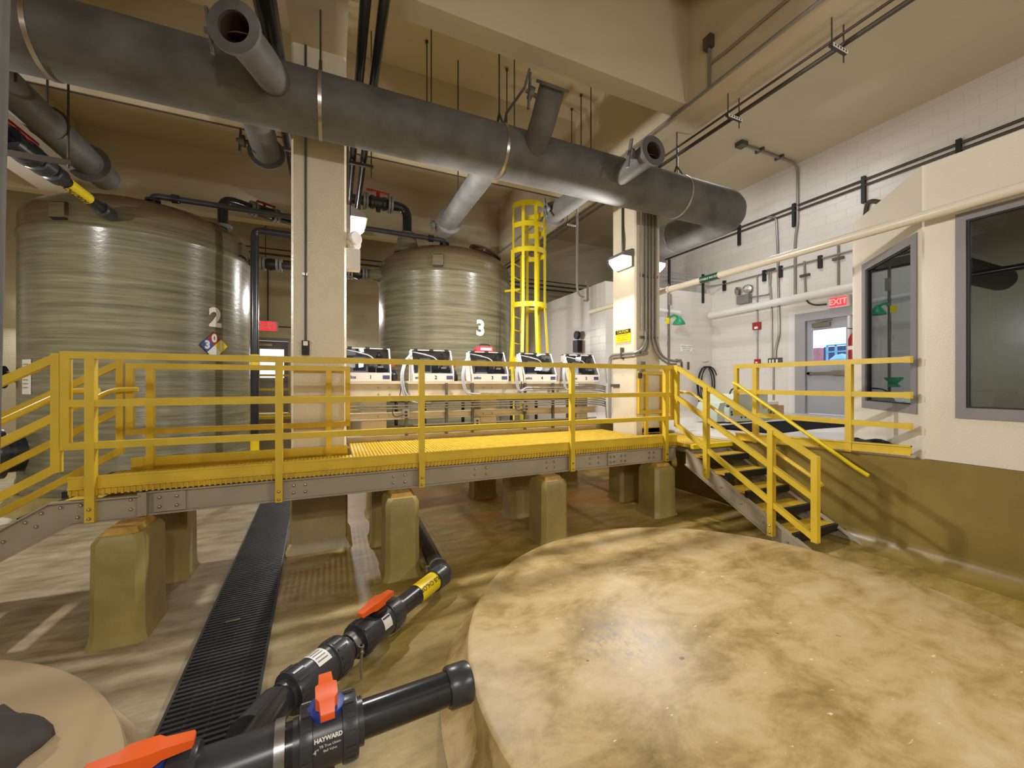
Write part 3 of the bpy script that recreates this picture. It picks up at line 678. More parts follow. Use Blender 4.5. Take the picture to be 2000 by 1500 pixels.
# manway and flanged nozzle at the left of tank 2
ph = math.radians(-50); n = V((math.sin(ph), -math.cos(ph), 0)); c = tp_(T2, ph, .92, TR - .12)
mw = part('manway', MB().lathe([(.30, 0), (.30, .3), (.38, .3), (.38, .36), (.36, .42), (.1, .45), (.01, .45)], c, n, 32), 'pvc', tk2, 'black bolted manway')
b = MB(); x_, y_, _ = b.frame(n)
for k in range(16):
    a = k / 16 * 2 * math.pi; b.cyl(c + n * .34 + (x_ * math.cos(a) + y_ * math.sin(a)) * .345, c + n * .44 + (x_ * math.cos(a) + y_ * math.sin(a)) * .345, .014, seg=8)
pieces('bolt', b, 'steel', mw)
ph = math.radians(-80); n = V((math.sin(ph), -math.cos(ph), 0)); c = tp_(T2, ph, 2.1, TR - .1)
part('nozzle', MB().lathe([(.09, 0), (.09, .3), (.19, .3), (.19, .36), (.13, .38), (.13, .4), (.01, .4)], c, n, 24), 'rubber', tk2, 'black flanged nozzle')
# ---- pipes around the tanks
def flange(mb, p, d, r, h=.03): p = V(p); d = V(d).normalized(); mb.lathe([(r, -h), (r, h)], p, d, 20)
def fitting(mb, p, d, r, L): p = V(p); d = V(d).normalized(); mb.lathe([(r * .8, -L), (r, -L * .85), (r, L * .85), (r * .8, L)], p, d, 20)
# fill pipe into tank 2 from the left foreground
fz_ = 4.62; fxp = -3.2
t = thing('fill_pipe', 'dark pipe with yellow label running into the top of the tank marked 2', 'pipe', (fxp, 5, fz_))
part('pipe', MB().tube([(fxp, -1, fz_), (fxp, 8.32, fz_)], .075, 16), 'pvc', t)
b = MB()
for y, L, rr in ((8.1, .13, .105), (6.62, .1, .13), (6.9, .09, .115)): fitting(b, (fxp, y, fz_), (0, 1, 0), rr, L)
pieces('coupling', b, 'pvcg', t)
v = part('valve', MB().lathe([(.09, -.2), (.14, -.2), (.14, -.1), (.12, -.08), (.12, .08), (.14, .1), (.14, .2), (.09, .2)], (fxp, 6.25, fz_), (0, 1, 0), 20), 'pvc', t)
part('valve_handle', MB().bar((fxp - .02, 6.0, fz_ + .2), (fxp - .02, 6.6, fz_ + .2), .06, .03).cyl((fxp, 6.25, fz_ + .1), (fxp, 6.25, fz_ + .2), .03), 'red', v)
l = part('pipe_label', MB().lathe([(.078, 0), (.078, .5)], (fxp, 7.12, fz_), (0, 1, 0), 20, False), 'label_y', t, 'yellow wrap-around label')
part('label_print', MB().text('CHLORIDE', .1, (fxp + .0, 7.35, fz_ - .0795), (0, 1, 0), (1, 0, 0), weight=.004), 'ink', l)
# vent line joining both tank tops
t = thing('vent_pipe', 'thin dark pipe crossing from the top of tank 2 to the top of tank 3', 'pipe', (-.3, 9, 5.28))
zv = 5.30
part('pipe', MB().tube([(-2.92, 9.0, domez(.95) - .05), (-2.92, 9.0, zv), (2.31, 9.0, zv - .03), (2.31, 9.0, domez(1.01) - .05)], .052, 12, .1), 'pvcg', t)
b = MB(); fitting(b, (-2.6, 9, zv), (1, 0, 0), .075, .06); fitting(b, (2.0, 9, zv - .03), (1, 0, 0), .075, .06); flange(b, (-2.92, 9, domez(.95) + .01), (0, 0, 1), .11, .02); flange(b, (2.31, 9, domez(1.01) + .01), (0, 0, 1), .11, .02)
pieces('coupling', b, 'pvc', t)
# tank 2 riser, diagonal run with valve
t = thing('riser_pipe', 'thick black riser with elbow on top of the tank marked 2', 'pipe', (-2.15, 10.2, 5.2))
part('pipe', MB().tube([(-2.15, 10.2, 5.0), (-2.15, 10.2, 5.9), (-.4, 11.3, 5.9), (.2, 11.3, 5.9)], .095, 14, .22), 'pvc', t)
b = MB(); flange(b, (-2.15, 10.2, 5.3), (0, 0, 1), .17, .03)
dd = V((1.75, 1.1, 0)).normalized(); P0 = V((-2.15, 10.2, 5.9))
for s in (.55, .62, 1.02, 1.09): flange(b, P0 + dd * s, dd, .16, .025)
pieces('flange', b, 'grey', t)
v = part('valve', MB().lathe([(.1, -.2), (.13, -.15), (.13, .15), (.1, .2)], P0 + dd * .82, dd, 16), 'pvc', t)
part('valve_handle', MB().bar(P0 + dd * .66 + V((0, 0, .2)), P0 + dd * 1.05 + V((0, 0, .2)), .06, .03).cyl(P0 + dd * .82, P0 + dd * .82 + V((0, 0, .2)), .03), 'red', v)
# tank 3 riser
t = thing('riser_pipe', 'black flanged pipe with red valve handle and elbow onto the tank marked 3', 'pipe', (1.57, 9.6, 5.1))
zr = 6.12
part('pipe', MB().tube([(.2, 9.6, zr), (1.57, 9.6, zr), (1.57, 9.6, 5.3)], .105, 14, .24), 'pvc', t)
b = MB()
for x in (.62, .68, 1.16, 1.22): flange(b, (x, 9.6, zr), (1, 0, 0), .19, .022)
flange(b, (1.57, 9.6, 5.48), (0, 0, 1), .2, .03); pieces('flange', b, 'grey', t)
part('cone_nozzle', MB().lathe([(.3, -.42), (.2, .0)], (1.57, 9.6, 5.45), (0, 0, 1), 20), 'tank', t)
v = part('valve', MB().lathe([(.12, -.2), (.15, -.16), (.15, -.1), (.13, -.08), (.13, .08), (.15, .1), (.15, .16), (.12, .2)], (.92, 9.6, zr), (1, 0, 0), 16).cyl((.92, 9.6, zr - .2), (.92, 9.6, zr), .05), 'pvc', t)
part('valve_handle', MB().bar((.66, 9.6, zr + .27), (1.16, 9.6, zr + .23), .07, .035).cyl((.92, 9.6, zr + .1), (.92, 9.6, zr + .24), .04), 'red', v)
# overflow line between the tank sides
t = thing('overflow_pipe', 'black and grey pipe with flanges joining the upper sides of tanks 2 and 3', 'pipe', (-.3, 9.9, 4.5))
zo = 4.53
part('pipe', MB().tube([(-1.75, 9.9, zo), (1.1, 9.9, zo)], .075, 14), 'pvcg', t)
b = MB()
for x in (-1.42, -1.36, -1.12, -1.05, .3, .37, .62, .68): flange(b, (x, 9.9, zo), (1, 0, 0), .14, .022)
pieces('flange', b, 'grey', t)
pieces('flexible_coupling', MB().lathe([(.1, -.11), (.135, 0), (.1, .11)], (-1.24, 9.9, zo), (1, 0, 0), 16).lathe([(.1, -.1), (.135, 0), (.1, .1)], (.5, 9.9, zo), (1, 0, 0), 16), 'black', t)
part('cone_nozzle', MB().lathe([(.19, 0), (.09, -.35)], (1.04, 9.9, zo), (1, 0, 0), 16), 'tank', t)
# vertical black pipe right of tank 2
t = thing('drop_pipe', 'tall black vertical pipe with top elbow at the right edge of tank 2', 'pipe', (-1.33, 8.6, 0))
part('pipe', MB().tube([(-1.33, 8.6, .0), (-1.33, 8.6, 4.8), (.3, 8.6, 4.78)], .066, 14, .12), 'pvc', t)
l = part('pipe_label', MB().lathe([(.07, 2.27), (.07, 2.52)], (-1.33, 8.6, 0), (0, 0, 1), 16, False).lathe([(.07, .55), (.07, 1.0)], (-1.33, 8.6, 0), (0, 0, 1), 16, False), 'label_y', t, 'yellow marking band')
# tank 3 manhole lid
t2 = MB(); c = V((3.5, 9.55, domez(1.0) + .08)); nn = V((.35, -.12, .93)).normalized()
lid = part('manhole_lid', MB().lathe([(.33, -.12), (.33, 0), (.43, 0), (.43, .04), (.01, .06)], c, nn, 28), 'tank', tk3, 'round tilted manhole cover')
# ladder and cage
L = V((4.02, 8.12, 0)); dt = (V((T3.x, T3.y, 0)) - L).normalized(); ds = V((-dt.y, dt.x, 0)) * -1
CR = .40
t = thing('caged_ladder', 'bright yellow caged ladder at the right side of the tank marked 3', 'ladder', (L.x, L.y, .2))
lc = L + dt * .28
for sgn in (-1, 1): part('ladder_rail', MB().bar(lc + ds * .22 * sgn + V((0, 0, .2)), lc + ds * .22 * sgn + V((0, 0, 5.0 if sgn > 0 else 5.0)), .075, .03, ds), 'yellow2', t)
z = .5
while z < 4.95: part('rung', MB().cyl(lc - ds * .22 + V((0, 0, z)), lc + ds * .22 + V((0, 0, z)), .016, seg=8), 'yellow2', t); z += .3
for z, rr in ((5.92, CR), (5.47, CR), (4.92, CR), (3.72, CR + .01), (2.5, CR + .06)):
    b = MB(); pts = []
    for k in range(25):
        a = math.radians(-120 + 240 * k / 24) + math.atan2(-dt.y, -dt.x); pts.append(L + V((math.cos(a), math.sin(a), 0)) * rr)
    for k in range(24): b.bar(pts[k] + V((0, 0, z)), pts[k + 1] + V((0, 0, z)), .012, .11)
    part('cage_hoop', b, 'yellow2', t)
for k in range(7):
    a = math.radians(-120 + 240 * k / 6) + math.atan2(-dt.y, -dt.x); u = V((math.cos(a), math.sin(a), 0))
    b = MB()
    for (z0, r0), (z1, r1) in (((5.95, CR), (3.7, CR)), ((3.72, CR), (2.3, CR + .09))):
        pa, pb = L + u * r0 + V((0, 0, z0)), L + u * r1 + V((0, 0, z1)); b.bar(pa, pb, .065, .012, u)
    part('cage_bar', b, 'yellow2', t)
b = MB()
for z in (4.2, 1.6): b.bar(lc + ds * .22 + V((0, 0, z)), V((T3.x, T3.y, z)) - dt * (TR - .05) + ds * .22, .05, .05)
pieces('standoff', b, 'yellow2', t)

# ================================================================== VENTILATION DUCT
DY, DZ_, DR = 4.75, 4.964, .317
t = thing('ventilation_duct', 'huge grey round duct crossing overhead in front of both columns, with an elbow', 'duct', (1, DY, DZ_))
LXD = 6.33
b = MB(); pts = [(-6.5, DY, DZ_), (LXD - .33, DY, DZ_)]
for k in range(1, 7):
    a = k / 6 * math.pi / 2; pts.append((LXD - .33 + .33 * math.sin(a), DY + .33 - .33 * math.cos(a), DZ_))
pts += [(LXD, 7.9, DZ_), (LXD, 7.9, DZ_)][:1]
b.tube(pts, DR, 40)
part('duct_body', b, 'duct', t)
def ring_at(p, d, r, w=.035):
    p = V(p); d = V(d).normalized(); return MB().lathe([(r, -w / 2), (r + .008, -w / 2), (r + .008, w / 2), (r, w / 2), (r, -w / 2)], p, d, 40, False)
rod = {}
for px, py in ((62, 70), (626, 208), (975, 297), (1322, 384)):
    x = pY(px, py, DY).x
    if px == 62: x = -2.25
    s = part('hanger_strap', ring_at((x, DY, DZ_), (1, 0, 0), DR), 'steel', t)
    zt = ZB if -.46 < x < .138 or x > 4.65 and x < 5.2 else ZC
    b = MB(); b.cyl((x, DY, DZ_ + DR + .16), (x, DY, zt), .011, seg=6).bar((x, DY - .12, DZ_ + DR - .02), (x, DY, DZ_ + DR + .18), .03, .01).bar((x, DY + .12, DZ_ + DR - .02), (x, DY, DZ_ + DR + .18), .03, .01)
    part('hanger_rod', b, 'dcond', s)
for y in (6.05, 7.2): part('duct_joint', ring_at((LXD, y, DZ_), (0, 1, 0), DR, .03), 'steel', t)
part('hanger_rod', MB().cyl((LXD, 6.0, DZ_ + DR), (LXD, 6.0, ZC), .011, seg=6), 'dcond', t)
def stub(pts, r, fl, handle=None, open_=True, label=None, cap=0):
    s = part('branch', MB().tube(pts, r, 28, .3, steps=8, cap=not open_), 'duct', t, label)
    a, e = V(pts[-2]), V(pts[-1]); d = (e - a).normalized()
    if open_:
        part('flange', MB().lathe([(r - .03, -.02), (fl, -.02), (fl, .012), (r - .03, .012), (r - .03, -.02)], e, d, 28, False), 'duct', s)
        part('opening', MB().lathe([(r - .029, .0), (r - .029, -.24), (.01, -.24)], e, d, 28, False), 'ductin', s)
        part('damper_blade', MB().lathe([(r * .74, -.004), (r * .74, .004)], e - d * .12, (d * .35 + V((0, 0, 1))).normalized(), 20), 'ductin', s)
    else:
        part('flange', MB().lathe([(r, -.03), (fl, -.03), (fl, .03), (r, .03)], e - d * cap, d, 28), 'duct', s)
        if cap: part('end_cap', MB().lathe([(r * .98, 0), (r * .98, cap * .5), (r * .8, cap * .9), (.01, cap)], e - d * cap, d, 28), 'duct', s)
    if handle:
        h = V(handle); hb = e - d * .17 + h * r
        part('damper_handle', MB().cyl(hb, hb + h * .14, .025, seg=10).bar(hb + h * .10 - V((0, 0, .16)) - d * .03, hb + h * .10 + V((0, 0, .16)) + d * .05, .05, .02, h).cyl(hb + h * .05, hb + h * .1, .07, seg=12), 'duct', s)
stub([(-.50, DY, DZ_), (-.56, 4.3, DZ_ - .05), (-.73, 3.82, DZ_ - .12)], .15, .2, (-1, 0, 0), label='branch opening toward the viewer at upper left')
dB = V((0, -.65, .76)).normalized()
sB = V((2.31, DY, DZ_))
stub([sB, sB + V((0, -.33, .02)), sB + V((.0, -.33, .02)) + dB * .60], .152, .2, (-.94, .1, .3), label='branch angled upward in the middle')
_br = bpy.data.objects[-1] if False else None
part('damper_rod', MB().tube([sB + V((-.25, -.62, .66)), sB + V((-.30, -.60, .45)), sB + V((-.36, -.2, .38)), sB + V((-.34, -.1, .33))], .016, 8), 'duct', t)
stub([(3.66, DY, DZ_ - .06), (3.66, 3.86, DZ_ - .05)], .14, .185, (-1, 0, 0), label='branch opening toward the viewer at right')
stub([(-2.98, DY, DZ_), (-2.98, 7.55, DZ_ - .05)], .17, .24, None, False, 'rear branch at far left', .42)
stub([(-.79, DY, DZ_), (-.79, 5.95, DZ_ - .02)], .155, .21, (-1, 0, 0), True, 'rear branch left of the column')
stub([(1.93, DY, DZ_), (1.93, 7.6, DZ_)], .165, .225, (-1, 0, 0), False, 'rear branch above the tank marked 3', .42)
stub([(3.52, DY, DZ_), (3.52, 6.1, DZ_)], .155, .21, (-1, 0, 0), True, 'rear branch right of the ladder cage')
b = MB().cyl((1.93, 6.6, DZ_ + .16), (1.93, 6.6, ZC), .011, seg=6)
part('hanger_rod', b, 'dcond', t)

# ================================================================== OVERHEAD PIPES AND CONDUITS
for x, lab in ((.26, 'left one of two black pipes overhead beside the left column'), (.415, 'right one of two black pipes overhead beside the left column')):
    solo('overhead_pipe', MB().tube([(x, -4.1, 5.46), (x, 13.25, 5.46)], .05, 12), 'pvc', lab, 'pipe', 'pipes overhead beside the left column')
solo('overhead_pipe', MB().tube([(-.60, -4.1, 5.62), (-.60, 13.25, 5.62)], .105, 16), 'pvc', 'thick black pipe overhead left of the left column', 'pipe', 'pipes overhead beside the left column')
for y in (6.6, 9.5):
    b = MB().bar((-.72, y, 5.38), (.56, y, 5.38), .04, .04).cyl((.53, y, 5.2), (.53, y, ZC), .01, seg=6)
    solo('pipe_hanger', b, 'dcond', 'trapeze hanger under the black pipes near the left column, %s' % ('nearer one' if y < 7 else 'farther one'), 'hanger', 'pipe trapezes')
b = MB()
rt = thing('conduit_rack', 'thin rods and strut rack carrying dark conduits above the duct', 'rack', (2.4, 6.25, 6.2))
for y in (6.15, 6.37): part('conduit', MB().tube([(.16, y, 6.3), (4.64, y, 6.3)], .022, 8), 'dcond', rt)
for x in (1.36, 2.76, 4.3):
    part('strut', MB().box((x - .02, 6.05, 6.23), (x + .02, 6.5, 6.27)), 'dcond', rt)
    for y in (6.1, 6.42): pieces('rod', MB().cyl((x, y, 6.2), (x, y, ZC), .010, seg=6).cyl((x, y, ZC - .03), (x, y, ZC), .026, seg=8), 'dcond', rt)
solo('hanger_rod', MB().cyl((4.35, 6.83, 5.6), (4.35, 6.83, ZC), .010, seg=6).cyl((4.35, 6.83, ZC - .03), (4.35, 6.83, ZC), .026, seg=8), 'dcond', 'single thin rod hanging from the ceiling right of the upright branch', 'rod')
solo('beam_conduit', MB().tube([(-4.9, 7.47, ZB + .0), (-.5, 7.47, ZB + .0)], .016, 8), 'dcond', 'thin dark conduit along the far ceiling beam left of the left column', 'conduit')
solo('beam_conduit', MB().tube([(.2, 7.47, ZB + .0), (4.6, 7.47, ZB + .0)], .016, 8), 'dcond', 'thin dark conduit along the far ceiling beam right of the left column', 'conduit')
# conduits under the right ceiling beam with strut hangers
t = thing('conduit_run', 'pair of dark conduits on slotted strut hangers under the right ceiling beam', 'conduit', (5.2, 4, 5.7))
for x, r, z in ((5.03, .016, 5.78), (5.17, .028, 5.76)): part('conduit', MB().tube([(x, -4.1, z), (x, 13.2, z)], r, 8), 'dcond', t)
for y in (-1.8, .6, 2.57, 3.83, 5.86, 8, 10.5):
    s = part('strut_hanger', MB().box((4.95, y - .02, 5.68), (5.25, y + .02, 5.72)), 'dcond', t)
    part('strut_face', MB().box((4.96, y - .024, 5.672), (5.24, y - .02, 5.712)), 'label_w', s)
    bb = MB()
    for k in range(5): bb.cyl((5.0 + k * .05, y - .027, 5.692), (5.0 + k * .05, y - .02, 5.692), .012, seg=8)
    part('strut_slots', bb, 'ink', s)
    pieces('rod', MB().cyl((4.975, y, 5.64), (4.975, y, ZB), .008, seg=6).cyl((5.2, y, 5.58), (5.2, y, ZB), .008, seg=6), 'dcond', s)
# conduits on the inner face of the right ceiling beam
cx = 4.62
t = thing('beam_conduit_run', 'conduits and junction box on the side of the right ceiling beam', 'conduit', (cx, 3.4, 6.2))
part('conduit', MB().tube([(cx, -4, 5.972), (cx, 13.2, 5.972)], .024, 8), 'cond', t)
p1 = pX(1387, 82, cx); p2 = pX(1385, 182, cx); p3 = pX(1415, 103, cx); p4 = pX(1640, -30, cx)
part('conduit', MB().tube([(cx, p2.y, 5.98), (cx, p2.y, p1.z)], .02, 8).tube([V((cx, p2.y, p3.z + .02)), (cx, p3.y, p3.z), (cx, -2, p3.z)], .018, 8, .08), 'cond', t)
part('junction_box', MB().box((cx - .05, p2.y - .06, p1.z - .08), (cx + .03, p2.y + .06, p1.z + .08)), 'galv', t)
# left foreground hanger strut for the fill pipe
b = MB().bar((-3.6, 6.04, 4.44), (-2.66, 6.04, 4.44), .05, .05).cyl((-2.69, 6.04, 4.38), (-2.69, 6.04, ZC), .011, seg=6).cyl((-3.5, 6.04, 4.38), (-3.5, 6.04, ZC), .011, seg=6)
solo('strut_trapeze', b, 'dcond', 'dark strut trapeze under the fill pipe at upper left', 'hanger')
b = MB().cyl((-2.72, 5.3, DZ_ - .15), (-2.72, 5.3, ZC), .011, seg=6)
x = -2.98
for k in range(16):
    a0, a1 = k / 16 * 2 * math.pi, (k + 1) / 16 * 2 * math.pi
    b.bar((x + .182 * math.cos(a0), 6.3, DZ_ + .182 * math.sin(a0)), (x + .182 * math.cos(a1), 6.3, DZ_ + .182 * math.sin(a1)), .03, .01, (0, 1, 0))
b.cyl((x, 6.3, DZ_ + .18), (x, 6.3, ZC), .011, seg=6)
solo('clevis_hanger', b, 'dcond', 'clevis hanger and rods around the rear branch at far left', 'hanger')
solo('standpipe', MB().tube([pY(-38, 1700, 1.6), pY(8, -300, 1.6)], .018, 14), 'duct', 'grey standpipe cut off by the left edge of the picture', 'pipe')
# cream water pipe in front of the control room
t = thing('water_pipe', 'long cream water pipe with green label crossing the control room corner', 'pipe', (5.3, 3, 3.6))
WPX, WPZ = 5.29, 3.60
part('pipe', MB().tube([(WPX, -4.1, WPZ + .08), (WPX, 7.55, WPZ)], .05, 20), 'pwhite', t)
def wz(y): return WPZ + .08 * (7.55 - y) / 11.65
yl0, yl1 = 4.54, 4.22
l = part('pipe_label', MB().lathe([(.053, 0), (.053, yl0 - yl1)], (WPX, yl0, wz(yl0)), (0, -1, 0), 20, False), 'dgreen', t, 'green wrap-around label')
part('label_print', MB().text('POTABLE WATER', .045, (WPX - .0545, (yl0 + yl1) / 2, wz(4.38) - .015), (0, -1, 0), (0, 0, 1), weight=.0), 'label_w', l)
b = MB()
for y in (5.2, 1.2): b.lathe([(.053, -.015), (.06, -.015), (.06, .015), (.053, .015)], (WPX, y, wz(y)), (0, 1, 0), 20, False)
pieces('coupling', b, 'pwhite', t)
solo('insulated_pipe', MB().lathe([(.01, 0), (.06, 0), (.095, .02), (.095, 5.42), (.01, 5.42)], (10.38, 8.62, 4.03), (0, -1, .022), 24), 'white', 'thick white insulated pipe along the right wall above the grey door', 'pipe')
# ================================================================== DOSING SKID
SKY = 6.24
t = thing('dosing_skid', 'beige framed dosing skid behind the walkway carrying five cabinets', 'skid', (2.4, SKY + .3, ZG))
part('shelf', MB().box((.17, SKY - .03, 2.0), (4.55, SKY + .55, 2.03)), 'beige', t)
def ch(z0, z1): return MB().box((.17, SKY, z0), (4.5, SKY + .02, z1)).box((.17, SKY - .03, z1 - .015), (4.5, SKY + .06, z1)).box((.17, SKY - .03, z0), (4.5, SKY + .06, z0 + .015))
part('top_beam', ch(1.78, 2.0), 'beige', t); part('middle_beam', ch(1.45, 1.56), 'beige', t); part('lower_beam', ch(1.06, 1.22), 'beige', t)
for x0, x1 in ((.37, .72), (2.22, 2.5), (4.1, 4.34)): part('post', MB().box((x0, SKY + .03, 1.06), (x1, SKY + .4, 2.0)), 'beige', t)
for x in (1.0, 1.62, 2.05, 3.0, 3.55, 3.95): part('strut', MB().box((x - .02, SKY - .075, 1.2), (x + .02, SKY - .035, 2.0)), 'galv', t)
b = MB()
for x in (.6, .76, 2.26, 2.42, 3.6, 3.74):
    for z in (1.83, 1.93, 1.5, 1.14): bolt(b, x, z, SKY - .0, .013)
pieces('bolt', b, 'steel', t)
part('lower_strut', MB().box((.75, SKY + .1, 1.30), (4.4, SKY + .14, 1.34)), 'galv', t)
b = MB()
for x in (.9, 1.35, 2.0, 2.9, 3.4): b.cyl((x, SKY + .3, 1.1), (x, SKY + .3, 2.0), .028, seg=10)
b.tube([(.8, SKY + .3, 1.72), (4.2, SKY + .3, 1.72)], .03, 10); part('pipework', b, 'pvc', t)
CW, CH_, CD = .655, .5, .36
cabx = (.13, 1.10, 2.05, 2.99, 3.92)
cab_lab = ('first dosing cabinet from the left, marked 1, half hidden by the column', 'second dosing cabinet from the left, marked 2', 'middle dosing cabinet marked 3, red tool case on top', 'fourth dosing cabinet from the left, marked 4, before the ladder cage', 'last dosing cabinet at right, marked 5')
for k, x0 in enumerate(cabx):
    z0 = 2.03; y0 = SKY - .02
    t = thing('dosing_cabinet', cab_lab[k], 'cabinet', (x0 + CW / 2, y0 + CD / 2, z0), 'dosing cabinets on the skid')
    pf = [(0, 0), (0, .14), (.2, CH_), (.3, CH_), (CD, 0)]
    for sx in (x0, x0 + CW - .02): part('side_panel', MB().prism([(sx, y0 + a, z0 + c) for a, c in pf], (.02, 0, 0)), 'box', t)
    part('back_panel', MB().add([(x0, y0 + CD - .005, z0), (x0 + CW, y0 + CD - .005, z0), (x0 + CW, y0 + .3, z0 + CH_), (x0, y0 + .3, z0 + CH_)], [(0, 1, 2, 3)]), 'gpanel', t)
    fp = part('front_panel', MB().box((x0, y0 - .002, z0), (x0 + CW, y0 + .02, z0 + .12)), 'box', t); part('top_panel', MB().box((x0, y0 + .2, z0 + CH_ - .012), (x0 + CW, y0 + .3, z0 + CH_)), 'box', t)
    text_part('ados', .065, (x0 + .1, y0 - .004, z0 + .055), (1, 0, 0), (0, 0, 1), 'inkblue', fp, 'lettering', .002)
    text_part(str(k + 1), .075, (x0 + .36, y0 - .004, z0 + .055), (1, 0, 0), (0, 0, 1), 'ink', fp, 'number', .002)
    part('sticker', MB().box((x0 + .53, y0 - .005, z0 + .03), (x0 + .63, y0 - .002, z0 + .085)), 'inkblue', fp)
    cv = [(x0 + .02, y0 + .004, z0 + .125), (x0 + CW - .02, y0 + .004, z0 + .125), (x0 + CW - .02, y0 + .205, z0 + CH_ - .005), (x0 + .02, y0 + .205, z0 + CH_ - .005)]
    part('clear_cover', MB().prism(cv, (0, .004, .002)), 'smoke', t, 'smoked clear hinged cover')
    b = MB()
    for u in (.08, .33, .58): b.box((x0 + u - .03, y0 + .19, z0 + CH_ - .02), (x0 + u + .03, y0 + .25, z0 + CH_ + .015))
    pieces('hinge', b, 'black', t)
    cn = part('controller', MB().box((x0 + .13, y0 + .12, z0 + .14), (x0 + .3, y0 + .22, z0 + .36)), 'blueg', t)
    part('display', MB().box((x0 + .165, y0 + .112, z0 + .27), (x0 + .265, y0 + .12, z0 + .335)), 'screen', cn, 'lit blue display')
    part('shelf_block', MB().box((x0 + .1, y0 + .08, z0 + .1), (x0 + .3, y0 + .2, z0 + .15)), 'box', t)
    b = MB().cyl((x0 + .34, y0 + .16, z0 + .2), (x0 + .44, y0 + .16, z0 + .2), .07, seg=14).cyl((x0 + .46, y0 + .16, z0 + .18), (x0 + .62, y0 + .16, z0 + .18), .045, seg=12)
    b.lathe([(.025, 0), (.05, .03), (.05, .1), (.02, .14)], (x0 + .5, y0 + .2, z0 + .28), (0, 0, 1), 14).cyl((x0 + .5, y0 + .2, z0 + .15), (x0 + .5, y0 + .2, z0 + .46), .02, seg=8)
    part('pump', b, 'pump', t)
    part('pump_label', MB().box((x0 + .47, y0 + .09, z0 + .2), (x0 + .55, y0 + .11, z0 + .225)), 'label_w', t)
    o_ = part('outlet', MB().tube([(x0 + CW, y0 + .18, z0 + .17), (x0 + CW + .07, y0 + .18, z0 + .17), (x0 + CW + .07, y0 + .18, z0 + .0)], .024, 10, .04).lathe([(.03, 0), (.045, .02), (.045, .1), (.03, .12)], (x0 + CW + .07, y0 + .18, z0), (0, 0, 1), 12), 'black', t)
    part('outlet_knob', MB().cyl((x0 + CW + .0, y0 + .2, z0 + .27), (x0 + CW + .07, y0 + .2, z0 + .27), .05, seg=14), 'orange', t)
    b = MB().tube([(x0 + .2, y0 + .14, z0 + .42), (x0 + .38, y0 + .12, z0 + .38), (x0 + .44, y0 + .1, z0 + .26), (x0 + .42, y0 + .1, z0 + .2)], .011, 8, .15); b.tube([(x0 + .02, y0 + .2, z0 + .46), (x0 + .24, y0 + .16, z0 + .42)], .011, 8)
    part('inner_tube', b, 'tube', t)
zz = ((1.66, 1.62), (1.74, 1.70), (1.82, 1.78), (1.92, 1.88), (1.98, 1.95))
for k, (x0, pr) in enumerate(zip(cabx, zz)):
    if k:
        t = thing('flexible_hose', 'bundle of grey tubes looping down from the left side of cabinet %d' % (k + 1), 'hose', (x0 - .12, SKY - .05, 1.9), 'tube loops beside the cabinets')
        for q, zc in enumerate(pr):
            xe = x0 + (.12, .14)[q]
            part('tube', MB().tube([(x0 + .005, SKY + .12, 2.47 - q * .03), (x0 - .09 - .02 * q, SKY + .02, 2.36), (x0 - .17 - .025 * q, SKY - .1, 2.1), (x0 - .12 - .02 * q, SKY - .1, min(1.84, zc + .08)), (x0 + .0, SKY - .1, zc + .005), (xe, SKY - .1, zc)], .014, 8, .12), 'tube', t)
    xs_ = x0 + .12 if k else .17
    t = thing('conduit_pair', 'pair of grey conduits along the skid front starting below cabinet %d' % (k + 1), 'conduit', (xs_, SKY - .1, pr[1]), 'conduits along the skid front')
    for zc in pr:
        p = part('conduit', MB().tube([(xs_, SKY - .1, zc), (4.3, SKY - .1, zc), (4.5, SKY - .14, zc - .02), (4.615, SKY - .16, zc - .05)], .0125, 8, .06), 'silver', t)
    pieces('coupling', MB().cyl((xs_ + .02, SKY - .1, pr[0]), (xs_ + .14, SKY - .1, pr[0]), .018, seg=8).cyl((xs_ + .02, SKY - .1, pr[1]), (xs_ + .14, SKY - .1, pr[1]), .018, seg=8), 'steel', t)
solo('low_conduit', MB().tube([(1.1, SKY - .09, 1.36), (4.45, SKY - .09, 1.36)], .013, 8), 'silver', 'single grey conduit low across the skid below the others', 'conduit')
for k, (x, z) in enumerate(((.98, 1.48), (2.1, 1.31), (2.98, 1.52))):
    t = thing('outlet_box', ('outlet box with looped black cord on skid below cabinet 2', 'low outlet box on skid below cabinet 3', 'outlet box with black cord on skid below cabinet 4')[k], 'outlet', (x, SKY - .1, z))
    part('box', MB().box((x - .05, SKY - .15, z), (x + .05, SKY - .09, z + .13)), 'steel', t)
    b = MB()
    for dz in (.035, .085): b.box((x - .02, SKY - .155, z + dz - .015), (x + .02, SKY - .15, z + dz + .015))
    pieces('socket', b, 'ink', t)
    if k != 1:
        part('cord', MB().tube([(x - .03, SKY - .16, z + .05), (x - .18, SKY - .12, z + .0), (x - .2, SKY - .1, z + .16), (x - .1, SKY - .1, z + .22), (x - .05, SKY - .06, z + .5)], .008, 6, .08), 'rubber', t)
